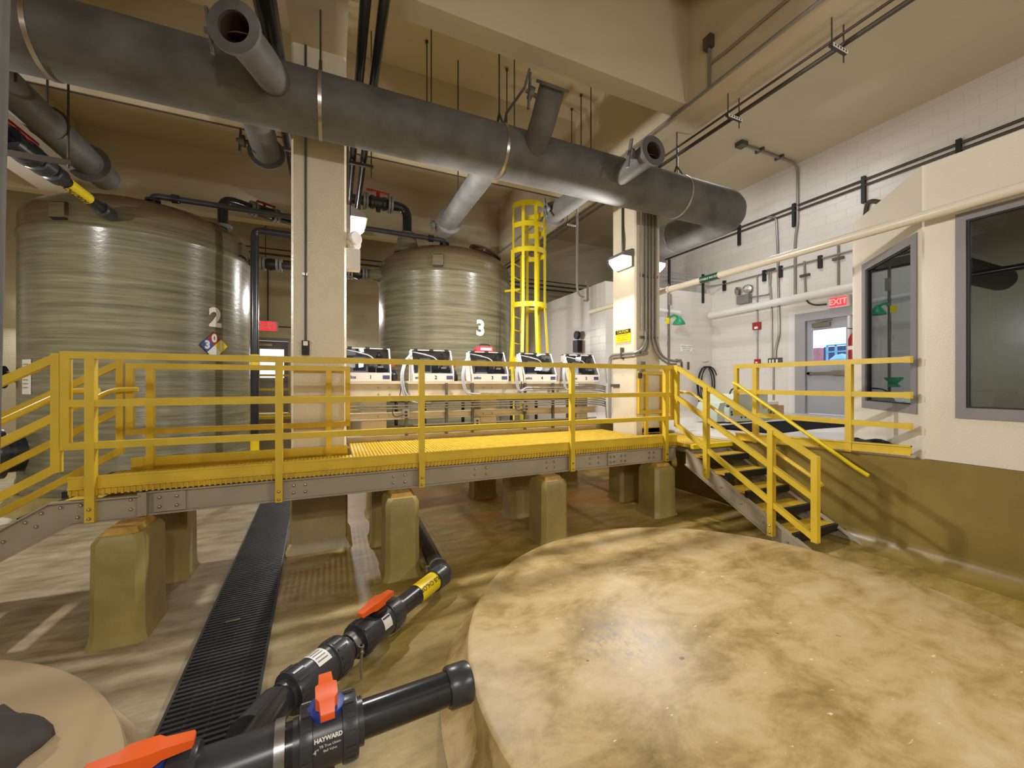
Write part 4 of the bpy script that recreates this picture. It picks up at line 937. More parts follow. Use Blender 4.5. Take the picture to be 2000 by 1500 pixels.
# red tool on cabinet 3
t = thing('tool_case', 'small red and white tool case lying on top of cabinet 3', 'case', (2.35, SKY + .22, 2.545))
part('body', MB().loft([[(2.22, SKY + .2, 2.53), (2.5, SKY + .2, 2.53), (2.5, SKY + .34, 2.53), (2.22, SKY + .34, 2.53)], [(2.2, SKY + .2, 2.58), (2.51, SKY + .2, 2.58), (2.51, SKY + .34, 2.58), (2.2, SKY + .34, 2.58)], [(2.26, SKY + .22, 2.63), (2.5, SKY + .22, 2.63), (2.5, SKY + .32, 2.63), (2.26, SKY + .32, 2.63)]]), 'pinkred', t)
part('band', MB().box((2.28, SKY + .195, 2.56), (2.48, SKY + .2, 2.6)), 'label_w', t)
part('handle', MB().tube([(2.28, SKY + .26, 2.62), (2.3, SKY + .26, 2.67), (2.46, SKY + .26, 2.67), (2.48, SKY + .26, 2.62)], .012, 8, .02), 'ink', t)

# ================================================================== FOREGROUND PIPING
ZM = .38
def am(px): return pZ(px, 1333 - (px - 905) * .367, ZM)
A = am(905); Bm = am(170); D = (A - Bm).normalized(); FR = V((D.y, -D.x, 0)); FR = FR if FR.dot(-am(600)) > 0 else -FR
def sa(px): return am(px)
ZBR = .2
def ab(px): return pZ(px, 1222 - .78 * (px - 735), ZBR)
t = thing('drain_piping', 'dark grey plastic piping with orange-handled valves on the floor by the drain', 'pipe', (am(640).x, am(640).y, 0))
part('main_pipe', MB().cyl(Bm, am(585), .091, seg=28).cyl(am(700), am(895), .080, seg=28), 'pvc', t)
part('end_cap', MB().lathe([(.093, -.0), (.1, .01), (.1, .11), (.093, .125), (.01, .13)], am(873), D, 28), 'pvcg', t, 'grey end cap')
part('wye_fitting', MB().cyl(am(360), am(545), .104, seg=28).lathe([(.107, 0), (.107, .03)], am(530), D, 28), 'pvcg', t)
BE = ab(862); BS = am(470); BD = (ab(800) - ab(560)).normalized()
part('branch_pipe', MB().tube([BS, ab(555), BE], .078, 24), 'pvc', t)
b = MB().cyl(ab(487) * .6 + BS * .4, ab(535), .098, .094, 24); part('branch_collar', b, 'pvcg', t)
def uvalve(parent, c, d, r, L, m='pvcg', name='ball_valve', lab=None):
    v = part(name, MB().lathe([(r * .72, -L * 1.18), (r * .72, -L * .97), (r * .98, -L * .96), (r, -L * .92), (r, -L * .56), (r * .93, -L * .54), (r * .93, L * .42), (r, L * .44), (r, L * .92), (r * .98, L * .96), (r * .72, L * .97), (r * .72, L * 1.18)], c, d, 30), m, parent, lab)
    b = MB(); x_, y_, _ = b.frame(d)
    for s in (-.74, .68):
        for k in range(14):
            a = k / 14 * 2 * math.pi; n_ = x_ * math.cos(a) + y_ * math.sin(a); b.obox(V(c) + V(d) * L * s + n_ * r, d, V(d).cross(n_), n_, L * .17, r * .06, .004)
    part('union_nut_ribs', b, m, v)
    return v
def handle(parent, c, hd, r, ln, ring='blue'):
    hd = V(hd).normalized(); sd = V((-hd.y, hd.x, 0)); c = V(c); up = V((0, 0, 1))
    part('stem_ring', MB().lathe([(.06, -.03), (.078, 0), (.078, .028), (.06, .032)], c + up * (r * .86), up, 20).cyl(c + up * r * .5, c + up * (r + .02), .05, seg=14), ring, parent)
    zt = r + .035; b = MB(); lp = []
    for s, w, z0, z1 in ((-1, .022, .004, .024), (-.97, .028, -.002, .03), (-.42, .032, -.008, .036), (-.28, .046, -.012, .042), (.28, .046, -.012, .042), (.42, .032, -.008, .036), (.97, .028, -.002, .03), (1, .022, .004, .024)):
        p = c + hd * (ln / 2 * s) + up * zt; lp.append([p + sd * w + up * z0, p + sd * w + up * z1, p - sd * w + up * z1, p - sd * w + up * z0])
    b.loft(lp).cyl(c + up * (r * .95), c + up * zt, .042, seg=14)
    return part('handle', b, 'orange', parent)
c1 = am(642); L1 = (am(697) - am(585)).length / 2
v1 = uvalve(t, c1, D, .136, L1 * 1.02, lab='large grey ball valve'); handle(v1, c1 - D * .01, FR, .125, .28)
def wrapv(c, d, f, R, th0, x0=0):
    def w(x, y): th = th0 - y / R; return c + d * (x + x0) + (V((0, 0, 1)) * math.cos(th) + f * math.sin(th)) * R
    return w
RB = .136 * .93 + .003
b = MB().text('HAYWARD', .0225, 0 * D, D, D, weight=.001, wrap=wrapv(c1, D, FR, RB, math.radians(60), -.006))
b.text('Ball Valve', .014, 0 * D, D, D, wrap=wrapv(c1, D, FR, RB, math.radians(79), .0)).text('4"', .026, 0 * D, D, D, wrap=wrapv(c1, D, FR, RB, math.radians(77), -.056))
b.text('TB True Union', .014, 0 * D, D, D, wrap=wrapv(c1, D, FR, RB, math.radians(71), .0))
part('lettering', b, 'label_w', v1, 'small white printed lettering')
c3 = am(275); v3 = uvalve(t, c3, D, .136, .185, lab='ball valve cut off at the lower left'); handle(v3, c3 + D * .0, D, .125, .335)
# branch check valve and second ball valve
c2 = ab(618); v2 = uvalve(t, c2, BD, .122, (ab(672) - ab(566)).length / 2, name='check_valve', lab='grey check valve with white label')
fb = V((BD.y, -BD.x, 0)); fb = fb if fb.dot(-c2) > 0 else -fb
def patch(c, d, f, R, th0, th1, x0, x1):
    b = MB(); lo = []
    for k in range(9):
        th = th0 + (th1 - th0) * k / 8; n_ = V((0, 0, 1)) * math.cos(th) + f * math.sin(th); lo.append((c + d * x0 + n_ * R, c + d * x1 + n_ * R))
    for k in range(8): b.add([lo[k][0], lo[k][1], lo[k + 1][1], lo[k + 1][0]], [(0, 1, 2, 3)])
    return b
R2 = .122 * .93 + .003; lab = part('valve_label', patch(c2, BD, fb, R2, -.55, .75, -.045, .05), 'label_w', v2, 'white printed label')
b = MB()
for k in range(5): b.f += []; q = patch(c2, BD, fb, R2 + .0015, -.4 + .22 * k, -.33 + .22 * k, -.035, .035); b.add(q.v, q.f)
part('label_print', b, 'grey', lab)
c4 = ab(735); v4 = uvalve(t, c4, BD, .118, (ab(776) - ab(697)).length / 2, lab='grey ball valve on the branch with orange handle'); handle(v4, c4, BD + V((-.05, 0, 0)), .118, .34, 'black')
lab = part('valve_label', patch(c4, BD, fb, .118 * .93 + .003, .7, 1.5, -.03, .05), 'label_w', v4, 'white printed label')
q = patch(c4, BD, fb, .118 * .93 + .005, .78, .9, -.025, .045); part('label_print', q, 'inkblue', lab)
# yellow label, elbow, rear run
y0_, y1_ = ab(812), ab(853)
lb = part('pipe_label', MB().lathe([(.081, 0), (.081, (y1_ - y0_).length)], y0_, y1_ - y0_, 24, False), 'label_y', t, 'yellow wrap-around pipe label')
bm_ = (y0_ + y1_) / 2
b = MB().text('FERROUS CHLORIDE', .052, 0 * D, D, D, weight=.001, wrap=lambda x, y: wrapv(bm_, BD, fb, .0825, math.radians(52), 0)(-x, -y))
part('lettering', b, 'ink', lb)
eb = BE; e2 = pZ(826, 1050, ZBR); dr = (e2 - eb).normalized()
part('rear_pipe', MB().tube([eb + dr * .05, eb + dr * 2.0], .078, 20), 'pvc', t)
part('elbow', MB().ball(eb + V((0, 0, 0)), .1, 20).cyl(eb - BD * .13, eb, .097, seg=20).cyl(eb, eb + dr * .13, .097, seg=20), 'pvcg', t, 'grey elbow fitting')
for cc, dd_, rr in ((ab(684), BD, .08), (eb + dr * .16, dr, .08)):
    s = part('pipe_clamp', MB().lathe([(rr, -.02), (rr + .008, -.02), (rr + .008, .02), (rr, .02), (rr, -.02)], cc, dd_, 24, False), 'silver', t, 'metal pipe clamp')
    f_ = V((dd_.y, -dd_.x, 0)); f_ = f_ if f_.dot(-cc) > 0 else -f_
    p = cc + f_ * (rr + .02); part('clamp_rod', MB().cyl((p.x, p.y, fz(p.x)), (p.x, p.y, ZBR + .03), .010, seg=8).cyl((p.x, p.y, ZBR - .02), (p.x, p.y, ZBR - .005), .02, seg=6).cyl((p.x, p.y, ZBR + .015), (p.x, p.y, ZBR + .03), .02, seg=6), 'steel', s)
s = part('pipe_clamp', MB().lathe([(.106, -.02), (.114, -.02), (.114, .02), (.106, .02), (.106, -.02)], am(547), D, 28, False), 'silver', t, 'metal pipe clamp')
p = am(547) + FR * .125; part('clamp_rod', MB().cyl((p.x, p.y, 0), (p.x, p.y, ZM), .012, seg=8).cyl((p.x, p.y, ZM - .06), (p.x, p.y, ZM - .03), .022, seg=6), 'steel', s)
p = am(640); part('support_strut', MB().box((p.x - .03, p.y - .03, .0), (p.x + .03, p.y + .03, ZM - .12)), 'galv', t)
p = am(380); part('support_strut', MB().box((p.x - .03, p.y - .03, .0), (p.x + .03, p.y + .03, ZM - .1)), 'galv', t)
# dark crumpled tarp at lower left
b = MB(); c = pZ(-70, 1500, .27); rows = []
random.seed(3)
for k in range(7):
    h = k / 6; r = .24 * (1 - h ** 3) + .012; lp = []
    for i in range(22):
        a = i / 22 * 2 * math.pi; rr = r * (1 + .07 * math.sin(3 * a + k * .8) + .05 * math.sin(7 * a + k * 1.3) + random.uniform(-.05, .05)); lp.append((c.x + rr * math.cos(a), c.y + rr * math.sin(a) * .9, .268 + .2 * h + (.02 * math.sin(5 * a) if 0 < k < 6 else 0)))
    rows.append(lp)
solo('tarp', MB().loft(rows), 'tarp', 'dark grey crumpled tarp on the pad at the lower left corner', 'tarp')

# ================================================================== COLUMN FITTINGS AND LIGHTS
def lamp_area(name, loc, rot, size, power, col=(1, .966, .93), sy=None, spread=180):
    l = bpy.data.lights.new(name, 'AREA'); l.energy = power; l.color = col; l.size = size; l.spread = math.radians(spread)
    if sy: l.shape = 'RECTANGLE'; l.size_y = sy
    o = bpy.data.objects.new(name, l); COL.objects.link(o); o.location = loc; o.rotation_euler = rot; return o
def wall_light(p, n, label, power, cat='light'):
    p = V(p); n = V(n); s = V((-n.y, n.x, 0)); up = V((0, 0, 1))
    t = thing('wall_light', label, cat, p)
    def q(u, d, z): return p + s * u + n * d + up * z
    W = .2
    part('back_plate', MB().loft([[q(-W, 0, -.14), q(W, 0, -.14), q(W, 0, .16), q(-W, 0, .16)], [q(-W, .05, -.14), q(W, .05, -.14), q(W, .05, .16), q(-W, .05, .16)]]), 'grey', t)
    part('housing', MB().prism([q(-W, .04, .16), q(-W, .04, .03), q(-W, .25, .03), q(-W, .2, .10)], s * (2 * W)), 'grey', t)
    part('lens', MB().prism([q(-W + .02, .05, .03), q(-W + .02, .05, -.12), q(-W + .02, .11, -.14), q(-W + .02, .23, -.02), q(-W + .02, .23, .03)], s * (2 * W - .04)), 'lamp', t, 'glowing prismatic lens')
    d = n * .88 - up * .55; rot = (-d).to_track_quat('Z', 'Y').to_euler()
    lamp_area('wall_light_lamp', p + n * .33 - up * .08, rot, .22, power, sy=.16)
    return t
wall_light((.14, 5.62, 4.08), (1, 0, 0), 'glowing wall light on the right side of the left column', 190)
wall_light((4.65, 5.55, 4.12), (-1, 0, 0), 'glowing wall light on the left side of the wiring column', 190)
wall_light((5.21, 5.62, 4.12), (1, 0, 0), 'wall light peeking from behind the wiring column on its right side', 80)
wall_light((-4.96, 5.62, 4.1), (1, 0, 0), 'wall light on the far left column outside the picture', 130)
for x, n, pw in ((-.46, -1, 40), (.14, 1, 45), (4.65, -1, 45), (-4.96, 1, 55)):
    wall_light((x, -2.6, 4.1), (n, 0, 0), 'wall light behind the viewer on the %s' % {-.46: 'middle column left side', .14: 'middle column right side', 4.65: 'right column', -4.96: 'left column'}[x], pw)
wall_light((-.16, -2.3, 4.3), (0, 1, 0), 'wall light behind the viewer facing the walkway', 62)
wall_light((-.12, 13.3, 4.0), (0, -1, 0), 'wall light on the back wall hidden behind the left column', 100)
wall_light((3.2, 13.3, 3.9), (0, -1, 0), 'added unseen wall light on the back wall beyond the middle tank', 130)  # made-up light hidden behind the tank to brighten the partition side wall
wall_light((-6.4, 13.3, 3.9), (0, -1, 0), 'added unseen wall light on the back wall beyond the leftmost tank', 130)  # made-up light hidden behind the tank to brighten the left bay
wall_light((-5.56, 5.62, 4.1), (-1, 0, 0), 'wall light on the outer side of the far left column, outside the picture', 120)
# fittings on the left column front
b = MB()
t = thing('conduit_drop', 'thin conduit down the front of the left column to a small dark box', 'conduit', (-.18, 5.3, 2.9))
xx = pY(597, 500, 5.3).x
part('conduit', MB().tube([(xx, 5.305, 5.99), (xx, 5.305, 2.45)], .013, 8), 'dcond', t)
part('switch_box', MB().box((xx - .04, 5.27, 2.33), (xx + .04, 5.32, 2.5)), 'ink', t); part('box_label', MB().box((xx - .024, 5.265, 2.44), (xx + .024, 5.27, 2.49)), 'label_w', t)
part('conduit_strap', MB().box((xx - .035, 5.295, 3.27), (xx + .02, 5.32, 3.3)), 'steel', t)
t = thing('emergency_light', 'white emergency light with round lamp head below the left wall light', 'emergency light', (.16, 5.45, 3.5))
part('case', MB().box((.14, 5.36, 3.42), (.3, 5.5, 3.68)), 'white', t)
for yy in (5.33, 5.53): part('lamp_head', MB().lathe([(.02, -.06), (.075, -.03), (.085, .05), (.07, .06), (.01, .055)], (.22, yy, 3.79), (.5, -.8, 0), 18).cyl((.22, yy, 3.68), (.22, yy, 3.76), .02, seg=8), 'white', t)
solo('light_conduit', MB().tube([(.165, 5.75, 4.2), (.165, 5.75, 5.95)], .016, 8), 'dcond', 'thin conduit rising from the left wall light up the column edge', 'conduit')
# wiring column
t = thing('conduit_bundle', 'bundle of vertical grey conduits on the front of the wiring column', 'conduit', (4.95, 5.3, 2.5))
xs_ = [pY(px, 500, 5.3).x for px in (1252, 1260, 1267, 1273, 1280)]
for i, x in enumerate(xs_):
    r = (.013, .022, .02, .02, .024)[i]
    if i == 0: pts = [(x, 5.29, 5.98), (x, 5.29, 2.9)]
    elif i in (1, 2): pts = [(x, 5.29, 5.98), (x, 5.29, 2.72 - .04 * i), (x - .12, 5.27, 2.60 - .05 * i), (4.62, 5.27, 2.56 - .05 * i), (4.615, 5.9, 2.56 - .05 * i), (4.615, 6.0 - .03 * i, 2.5 - .05 * i), (4.615, 6.0 - .03 * i, 1.3)]
    else: pts = [(x, 5.29, 5.98), (x, 5.29, 2.75 - .05 * (4 - i)), (x + .08, 5.24, 2.45), (x + .3, 5.22, 2.38 - .06 * (4 - i)), (x + .48, 5.22, 2.39 - .06 * (4 - i))]
    part('conduit', MB().tube(pts, r, 10, .12), 'cond', t)
b = MB()
for z in (3.83, 2.78): b.box((xs_[1] - .1, 5.285, z - .02), (xs_[4] + .05, 5.33, z + .02))
pieces('strut_clamp', b, 'galv', t)
pieces('conduit_body', MB().cyl((4.72, 5.27, 2.51), (4.86, 5.27, 2.51), .035, seg=10).cyl((xs_[4] + .4, 5.22, 2.39), (xs_[4] + .5, 5.22, 2.39), .035, seg=10), 'cond', t)
for z in (1.35, 2.0): part('cable_drop', MB().tube([(4.615, 6.05, z), (4.615, 6.1, z + .3)], .014, 8), 'cond', t)
pieces('strut_bracket', MB().box((4.59, 5.6, 2.42), (4.65, 5.64, 2.62)).box((4.6, 5.72, 1.93), (4.65, 5.98, 1.98)), 'galv', t)
solo('light_cable', MB().tube([(4.62, 5.6, 4.26), (4.6, 5.58, 4.5), (4.63, 5.62, 4.75), (4.63, 5.62, 5.95)], .022, 8, .1), 'dcond', 'dark cable from the wiring column light up its left face', 'cable')
t = thing('outlet_box', 'grey socket box at knee of conduits on the wiring column', 'outlet', (4.85, 5.3, 2.2))
part('box', MB().box((4.70, 5.24, 2.2), (4.80, 5.32, 2.36)), 'grey', t); part('plug', MB().cyl((4.70, 5.26, 2.08), (4.70, 5.26, 2.17), .035, seg=10), 'ink', t)
t = thing('caution_sign', 'yellow and black CAUTION sign on the left face of the wiring column', 'sign', (4.645, 5.62, 2.85))
sy0, sy1 = pX(1203, 655, 4.645).y, pX(1232, 655, 4.645).y
sz1, sz0 = pX(1218, 644, 4.645).z, pX(1218, 668, 4.645).z
yc = (sy0 + sy1) / 2; hw = abs(sy0 - sy1) / 2; zc = (sz0 + sz1) / 2; hh = (sz1 - sz0) / 2
bd = part('board', MB().box((4.638, yc - hw, zc - hh), (4.65, yc + hw, zc + hh)), 'label_y', t)
part('header', MB().box((4.635, yc - hw, zc + hh * .35), (4.638, yc + hw, zc + hh)), 'ink', bd)
text_part('CAUTION', hw * .33, (4.633, yc, zc + hh * .67), (0, -1, 0), (0, 0, 1), 'label_y', bd, 'lettering', 0)
b = MB()
for k, s_ in enumerate(('THIS EQUIPMENT', 'STARTS AND STOPS', 'AUTOMATICALLY')): b.text(s_, hw * .175, (4.636, yc, zc + hh * (.08 - .38 * k)), (0, -1, 0), (0, 0, 1))
part('small_lettering', b, 'ink', bd)

# ================================================================== RIGHT-HAND ROOM
t = thing('emergency_shower', 'green emergency shower and eyewash with pole near the wiring column', 'shower', (7.0, 8.2, ZP))
EY = 8.2
def e(px, py): return pY(px, py, EY)
pc = e(1306, 700)
part('pole', MB().cyl((pc.x, EY, 1.2), (pc.x, EY, e(1306, 555).z), .03, seg=12), 'galv', t)
h0 = e(1311, 631)
part('shower_head', MB().lathe([(.03, .2), (.05, .16), (.09, .12), (.14, .05), (.16, .0), (.16, -.02), (.01, -.02)], (h0.x + .02, EY - .25, h0.z - .05), (0, 0, 1), 22), 'green', t, 'green shower head')
part('shower_arm', MB().tube([(pc.x, EY, h0.z + .12), (h0.x - .1, EY - .2, h0.z + .2), (h0.x + .02, EY - .25, h0.z + .1)], .03, 10, .1).tube([(pc.x - .1, EY, h0.z + .06), (pc.x, EY, h0.z + .12)], .03, 8), 'green', t)
part('pull_tag', MB().obox(e(1301, 627) - V((0, .05, 0)), (1, 0, 0), (0, 1, 0), (0, 0, 1), .06, .006, .08), 'label_y', t)
part('pull_rod', MB().tube([e(1304, 640), e(1304, 665), e(1302, 675), e(1306, 681)], .007, 6), 'steel', t)
bw = e(1299, 746)
part('eyewash_bowl', MB().lathe([(.02, -.12), (.1, -.12), (.12, -.1), (.06, -.04), (.16, .06), (.17, .1), (.01, .08)], (bw.x, EY - .12, bw.z), (0, 0, 1), 20), 'green', t, 'green eyewash bowl')
part('water_line', MB().tube([(pc.x - .6, EY + .05, e(1300, 605).z), (pc.x + .45, EY + .05, e(1300, 608).z)], .06, 12), 'white', t)
part('actuator', MB().box((pc.x - .03, EY - .06, e(1306, 596).z), (pc.x + .06, EY - .02, e(1306, 575).z)), 'steel', t)
PWY = 8.698
t = thing('notice', 'small white paper notice with blue text on the white partition wall', 'notice', (8.5, PWY, 2.9))
n0, n1 = pY(1329, 673, PWY), pY(1352, 687, PWY)
part('sheet', MB().box((n0.x, PWY - .006, n1.z), (n1.x, PWY, n0.z)), 'label_w', t)
b = MB()
for k, s_ in enumerate(('EMERGENCY SHOWER', 'KEEP AREA CLEAR', 'AT ALL TIMES')):
    b.text(s_, .042, ((n0.x + n1.x) / 2, PWY - .008, n0.z - .05 - .06 * k), (1, 0, 0), (0, 0, 1))
part('lettering', b, 'inkblue', t)
t = thing('hose_coil', 'black hose coil hanging on a hook on the white partition wall', 'hose', (8.8, PWY - .1, 1.4))
b = MB(); hk = pY(1379, 712, PWY - .1)
for k, (w_, h_) in enumerate(((.30, 1.05), (.34, 1.15), (.27, .95), (.37, 1.22))):
    pts = []
    for i in range(28):
        a = i / 28 * 2 * math.pi
        pts.append((hk.x + w_ * math.sin(a) + .03 * k, PWY - .07 - .025 * k, hk.z - .06 - h_ / 2 + h_ / 2 * math.cos(a)))
    b.tube(pts + pts[:1], .017, 8, cap=False)
b.tube([(hk.x - .38, PWY - .1, hk.z - .6), (hk.x - .33, PWY - .12, hk.z - 1.1), (hk.x - .2, PWY - .12, hk.z - 1.5), (hk.x + .1, PWY - .2, ZP + .05)], .017, 8, .2)
part('hose', b, 'rubber', t)
part('hook', MB().tube([(hk.x, PWY, hk.z + .08), (hk.x, PWY - .06, hk.z + .06), (hk.x, PWY - .2, hk.z + .1)], .012, 8, .03).obox((hk.x, PWY - .07, hk.z - .1), (1, 0, 0), (0, 1, 0), (0, 0, 1), .14, .02, .02), 'steel', t)
for k, px in enumerate((1330, 1343)):
    p0, p1 = pY(px, 707, PWY), pY(px, 722, PWY)
    solo('wall_bracket', MB().box((p0.x - .02, PWY - .05, p1.z), (p0.x + .02, PWY, p0.z)), 'galv', '%s small grey strut bracket on the partition wall left of the hose' % ('left', 'right')[k], 'bracket')
# pale green machine
m0 = V((6.95, 4.9, ZP))
t = thing('machine_cabinet', 'pale green low machine cabinet standing on the slab by the hose', 'machine', m0)
mx0, mx1, my = 6.84, 7.85, 5.3
mt = 1.78
part('body', MB().prism([(mx0 + .08, my, ZP), (mx0 + .08, my, ZP + .25), (mx0 + .24, my, mt), (mx1 + .2, my, mt), (mx1 + .2, my, ZP)], (0, .6, 0)), 'machine', t)
part('side_cover', MB().prism([(mx0 - .1, my + .12, ZP), (mx0 - .1, my + .12, ZP + .2), (mx0 - .02, my + .12, ZP + .36), (mx0 + .2, my + .12, ZP + .38), (mx0 + .2, my + .12, ZP)], (0, .5, 0)), 'machine', t)
b = MB()
for x, z in ((mx0 + .14, 1.44), (mx0 + .15, 1.39), (mx0 + .42, 1.33), (mx0 + .54, 1.33)): b.cyl((x, my - .006, z), (x, my, z), .022, seg=10)
pieces('knockout_hole', b, 'ink', t)
part('latch', MB().bar((mx0 + .0, my - .02, ZP + .3), (mx0 + .1, my - .02, ZP + .42), .05, .05), 'galv', t)
part('cable', MB().tube([(mx0 + .35, my + .2, mt - .01), (mx0 + .4, my + .2, mt + .1), (mx0 + .62, my + .2, mt + .13), (mx0 + .85, my + .2, mt + .06), (mx0 + .9, my + .2, mt - .01)], .014, 8, .1), 'rubber', t)
mc = [pZ(1361, 835, ZP + .005), pZ(1500, 846, ZP - .045), pZ(1657, 834, ZP + .01), pZ(1545, 823, ZP + .01)]
zc = ZP + .012
mp = [(6.05, 5.0, zc - .02), (6.1, 3.92, zc - .02), (8.35, 3.92, zc), (8.35, 5.0, zc)]
solo('floor_mat', MB().loft([[(x, y, z - .03) for x, y, z in mp], mp]), 'mat', 'large black floor mat on the white slab before the grey door', 'mat')
t = thing('cardboard_box', 'brown cardboard box with black print behind the slab guardrail', 'box', (8.6, 5.6, ZP))
bx = pZ(1488, 815, ZP)
part('carton', MB().box((8.12, 5.45, ZP), (8.62, 5.85, ZP + .3)), 'card', t)
part('top_flap', MB().box((8.12, 5.44, ZP + .3), (8.62, 5.86, ZP + .36)), 'label_w', t, 'pale blue-white lid')
b = MB()
for k in range(3): b.bar((8.2 + .12 * k, 5.444, ZP + .06), (8.28 + .12 * k, 5.444, ZP + .2), .004, .03, (1, 0, 0))
part('printing', b, 'ink', t)
solo('cardboard_box', MB().box((8.7, 5.6, ZP), (9.05, 5.95, ZP + .26)), 'card', 'smaller tan cardboard box right of the printed carton', 'box')
b = MB(); c = V((5.74, 2.56, ZP - .02))
for k in range(3):
    pts = [(c.x + (.14 - .02 * k) * math.cos(i / 20 * 2 * math.pi), c.y + (.2 - .02 * k) * math.sin(i / 20 * 2 * math.pi), ZP + .022 + .022 * k + .012 * math.sin(i * 1.3 + k)) for i in range(20)]
    b.tube(pts + pts[:1], .017, 8, cap=False)
solo('coiled_hose', b, 'rubber', 'black coiled hose lying on the slab below the narrow window', 'hose')
# right wall fittings
XW = XR - .03
def rw(px, py): return pX(px, py, XW)
def vcond(name, label, pts, r=.02, m='cond', bend=.12, extra=None):
    t = thing(name, label, 'conduit', rw(*pts[0])); part('conduit', MB().tube([rw(*p) for p in pts], r, 8, bend), m, t)
    if extra:
        b = MB()
        for q in extra: p = rw(*q); b.box((XR - .06, p.y - .11, p.z - .03), (XR, p.y + .11, p.z + .03))
        pieces('strut_clip', b, 'galv', t)
    return t
a0, a1 = rw(1300, 497), rw(2060, 205)
t = thing('conduit_run', 'long double conduit high along the right wall with dark brackets', 'conduit', (XW, 5, 6.3))
z_ = rw(1551, 404).z
for dz in (0, -.12): part('conduit', MB().tube([(XW, 13.2, z_ + dz), (XW, -4.1, z_ + dz)], .03, 8), 'dcond', t)
b = MB()
for px, py in ((1290, 495), (1444, 457), (1551, 415), (1687, 360), (1873, 290)):
    y = rw(px, py).y; b.box((XR - .07, y - .035, z_ - .5), (XR - .0, y + .035, z_ + .08))
pieces('bracket', b, 'ink', t)
cb = pZ(1457, 274, ZC); c2_ = V((XW, rw(1558, 320).y, ZC - .05))
t = thing('ceiling_conduit', 'conduit from a ceiling box bending down the right wall', 'conduit', cb)
pe = rw(1558, 440); pe2 = rw(1553, 484)
part('conduit', MB().tube([(cb.x, c2_.y, ZC - .04), (XW - .0, c2_.y, ZC - .04), (XW, c2_.y, pe.z), (XW, pe2.y, pe.z - .3), (XW, pe2.y, 4.1)], .03, 8, .25), 'cond', t)
part('junction_box', MB().box((cb.x - .12, c2_.y - .09, ZC - .1), (cb.x + .08, c2_.y + .09, ZC)), 'galv', t)
b = MB()
for s_ in (.3, .65): b.box((cb.x + (XW - cb.x) * s_ - .03, c2_.y - .1, ZC - .07), (cb.x + (XW - cb.x) * s_ + .03, c2_.y + .1, ZC))
pieces('strap', b, 'galv', t)
y15 = rw(1516, 500).y
vcond('wall_conduit', 'conduit looping down from the high run to the switch box', [(1500, 424), (1516, 424), (1519, 480), (1522, 655), (1515, 680), (1514, 705)], .03)
vcond('wall_conduit', 'conduit on the right wall from the lower run to the emergency light', [(1501, 528), (1503, 560), (1506, 590)], .02, 'cond', .1, [(1506, 527)])
vcond('wall_conduit', 'conduit from the lower run to the cable of the right EXIT sign', [(1574, 525), (1576, 560), (1579, 600), (1510, 592)] if False else [(1571, 510), (1572, 545), (1573, 572)], .022, 'cond', .1, [(1572, 538)])
vcond('wall_conduit', 'conduit down the wall left of the grey door to the switches', [(1503, 527), (1505, 575)] if False else [(1505, 560), (1507, 590), (1508, 700)], .02)
vcond('wall_conduit', 'conduit to the exit sign above the grey door', [(1572, 510), (1572, 572), (1580, 592), (1600, 596), (1622, 594)] if False else [(1637, 478), (1637, 560)], .022, 'cond', .1, [(1637, 505)])
t = thing('conduit_run', 'thinner conduit with dark brackets lower along the right wall', 'conduit', (XW, 6, 4.7))
zl_ = rw(1525, 527).z
part('conduit', MB().tube([(XW - .35, 8.68, zl_ - .02), (XW, 8.3, zl_), (XW, 4.9, zl_ + .03)], .022, 8, .2), 'cond', t)
b = MB()
for px, py in ((1415, 545), (1493, 525), (1525, 520), (1602, 497)): y = rw(px, py).y; b.box((XR - .07, y - .04, zl_ - .2), (XR, y + .04, zl_ + .1))
pieces('bracket', b, 'ink', t)
# emergency light, horn, pull station, switches, exit signs
pe = rw(1456, 585)
t = thing('emergency_light', 'grey two-headed emergency light on the right wall above the white pipe', 'emergency light', pe)
part('case', MB().box((XR - .16, pe.y - .18, pe.z - .12), (XR, pe.y + .18, pe.z + .12)), 'grey', t)
for s_ in (-.13, .15): part('lamp_head', MB().lathe([(.02, -.05), (.11, -.02), (.12, .05), (.09, .07), (.01, .06)], (XR - .12, pe.y + s_, pe.z + .26), (-.8, -.6 if s_ < 0 else .5, -.1), 16).cyl((XR - .1, pe.y + s_, pe.z + .1), (XR - .1, pe.y + s_, pe.z + .22), .02, seg=8), 'steel', t)
part('conduit', MB().tube([(XR - .04, pe.y - .18, pe.z + .03), (XR - .04, rw(1503, 590).y, pe.z + .0), (XR - .04, rw(1506, 590).y, zl_)], .02, 8, .08), 'cond', t)
p = rw(1479, 637)
t = thing('alarm_horn', 'red fire alarm horn strobe on the right wall', 'alarm', p)
part('case', MB().box((XR - .09, p.y - .1, p.z - .1), (XR, p.y + .1, p.z + .1)), 'red', t); part('strobe', MB().box((XR - .11, p.y - .06, p.z - .08), (XR - .09, p.y + .03, p.z - .02)), 'label_w', t)
part('conduit', MB().tube([(XR - .03, p.y, zl_), (XR - .03, p.y, 2.15)], .02, 8), 'cond', t)
p2_ = rw(1480, 708)
t = thing('fire_pull_station', 'small red fire pull station below the alarm horn', 'alarm', p2_)
part('case', MB().box((XR - .08, p2_.y - .07, p2_.z - .09), (XR, p2_.y + .07, p2_.z + .09)), 'red', t); part('lever', MB().box((XR - .09, p2_.y - .03, p2_.z - .02), (XR - .08, p2_.y + .03, p2_.z + .02)), 'label_w', t)
p = rw(1512, 706)
t = thing('switch_box', 'grey three-gang switch box left of the grey door', 'switch', p)
part('box', MB().box((XR - .07, p.y - .2, p.z - .09), (XR, p.y + .14, p.z + .09)), 'galv', t)
b = MB()
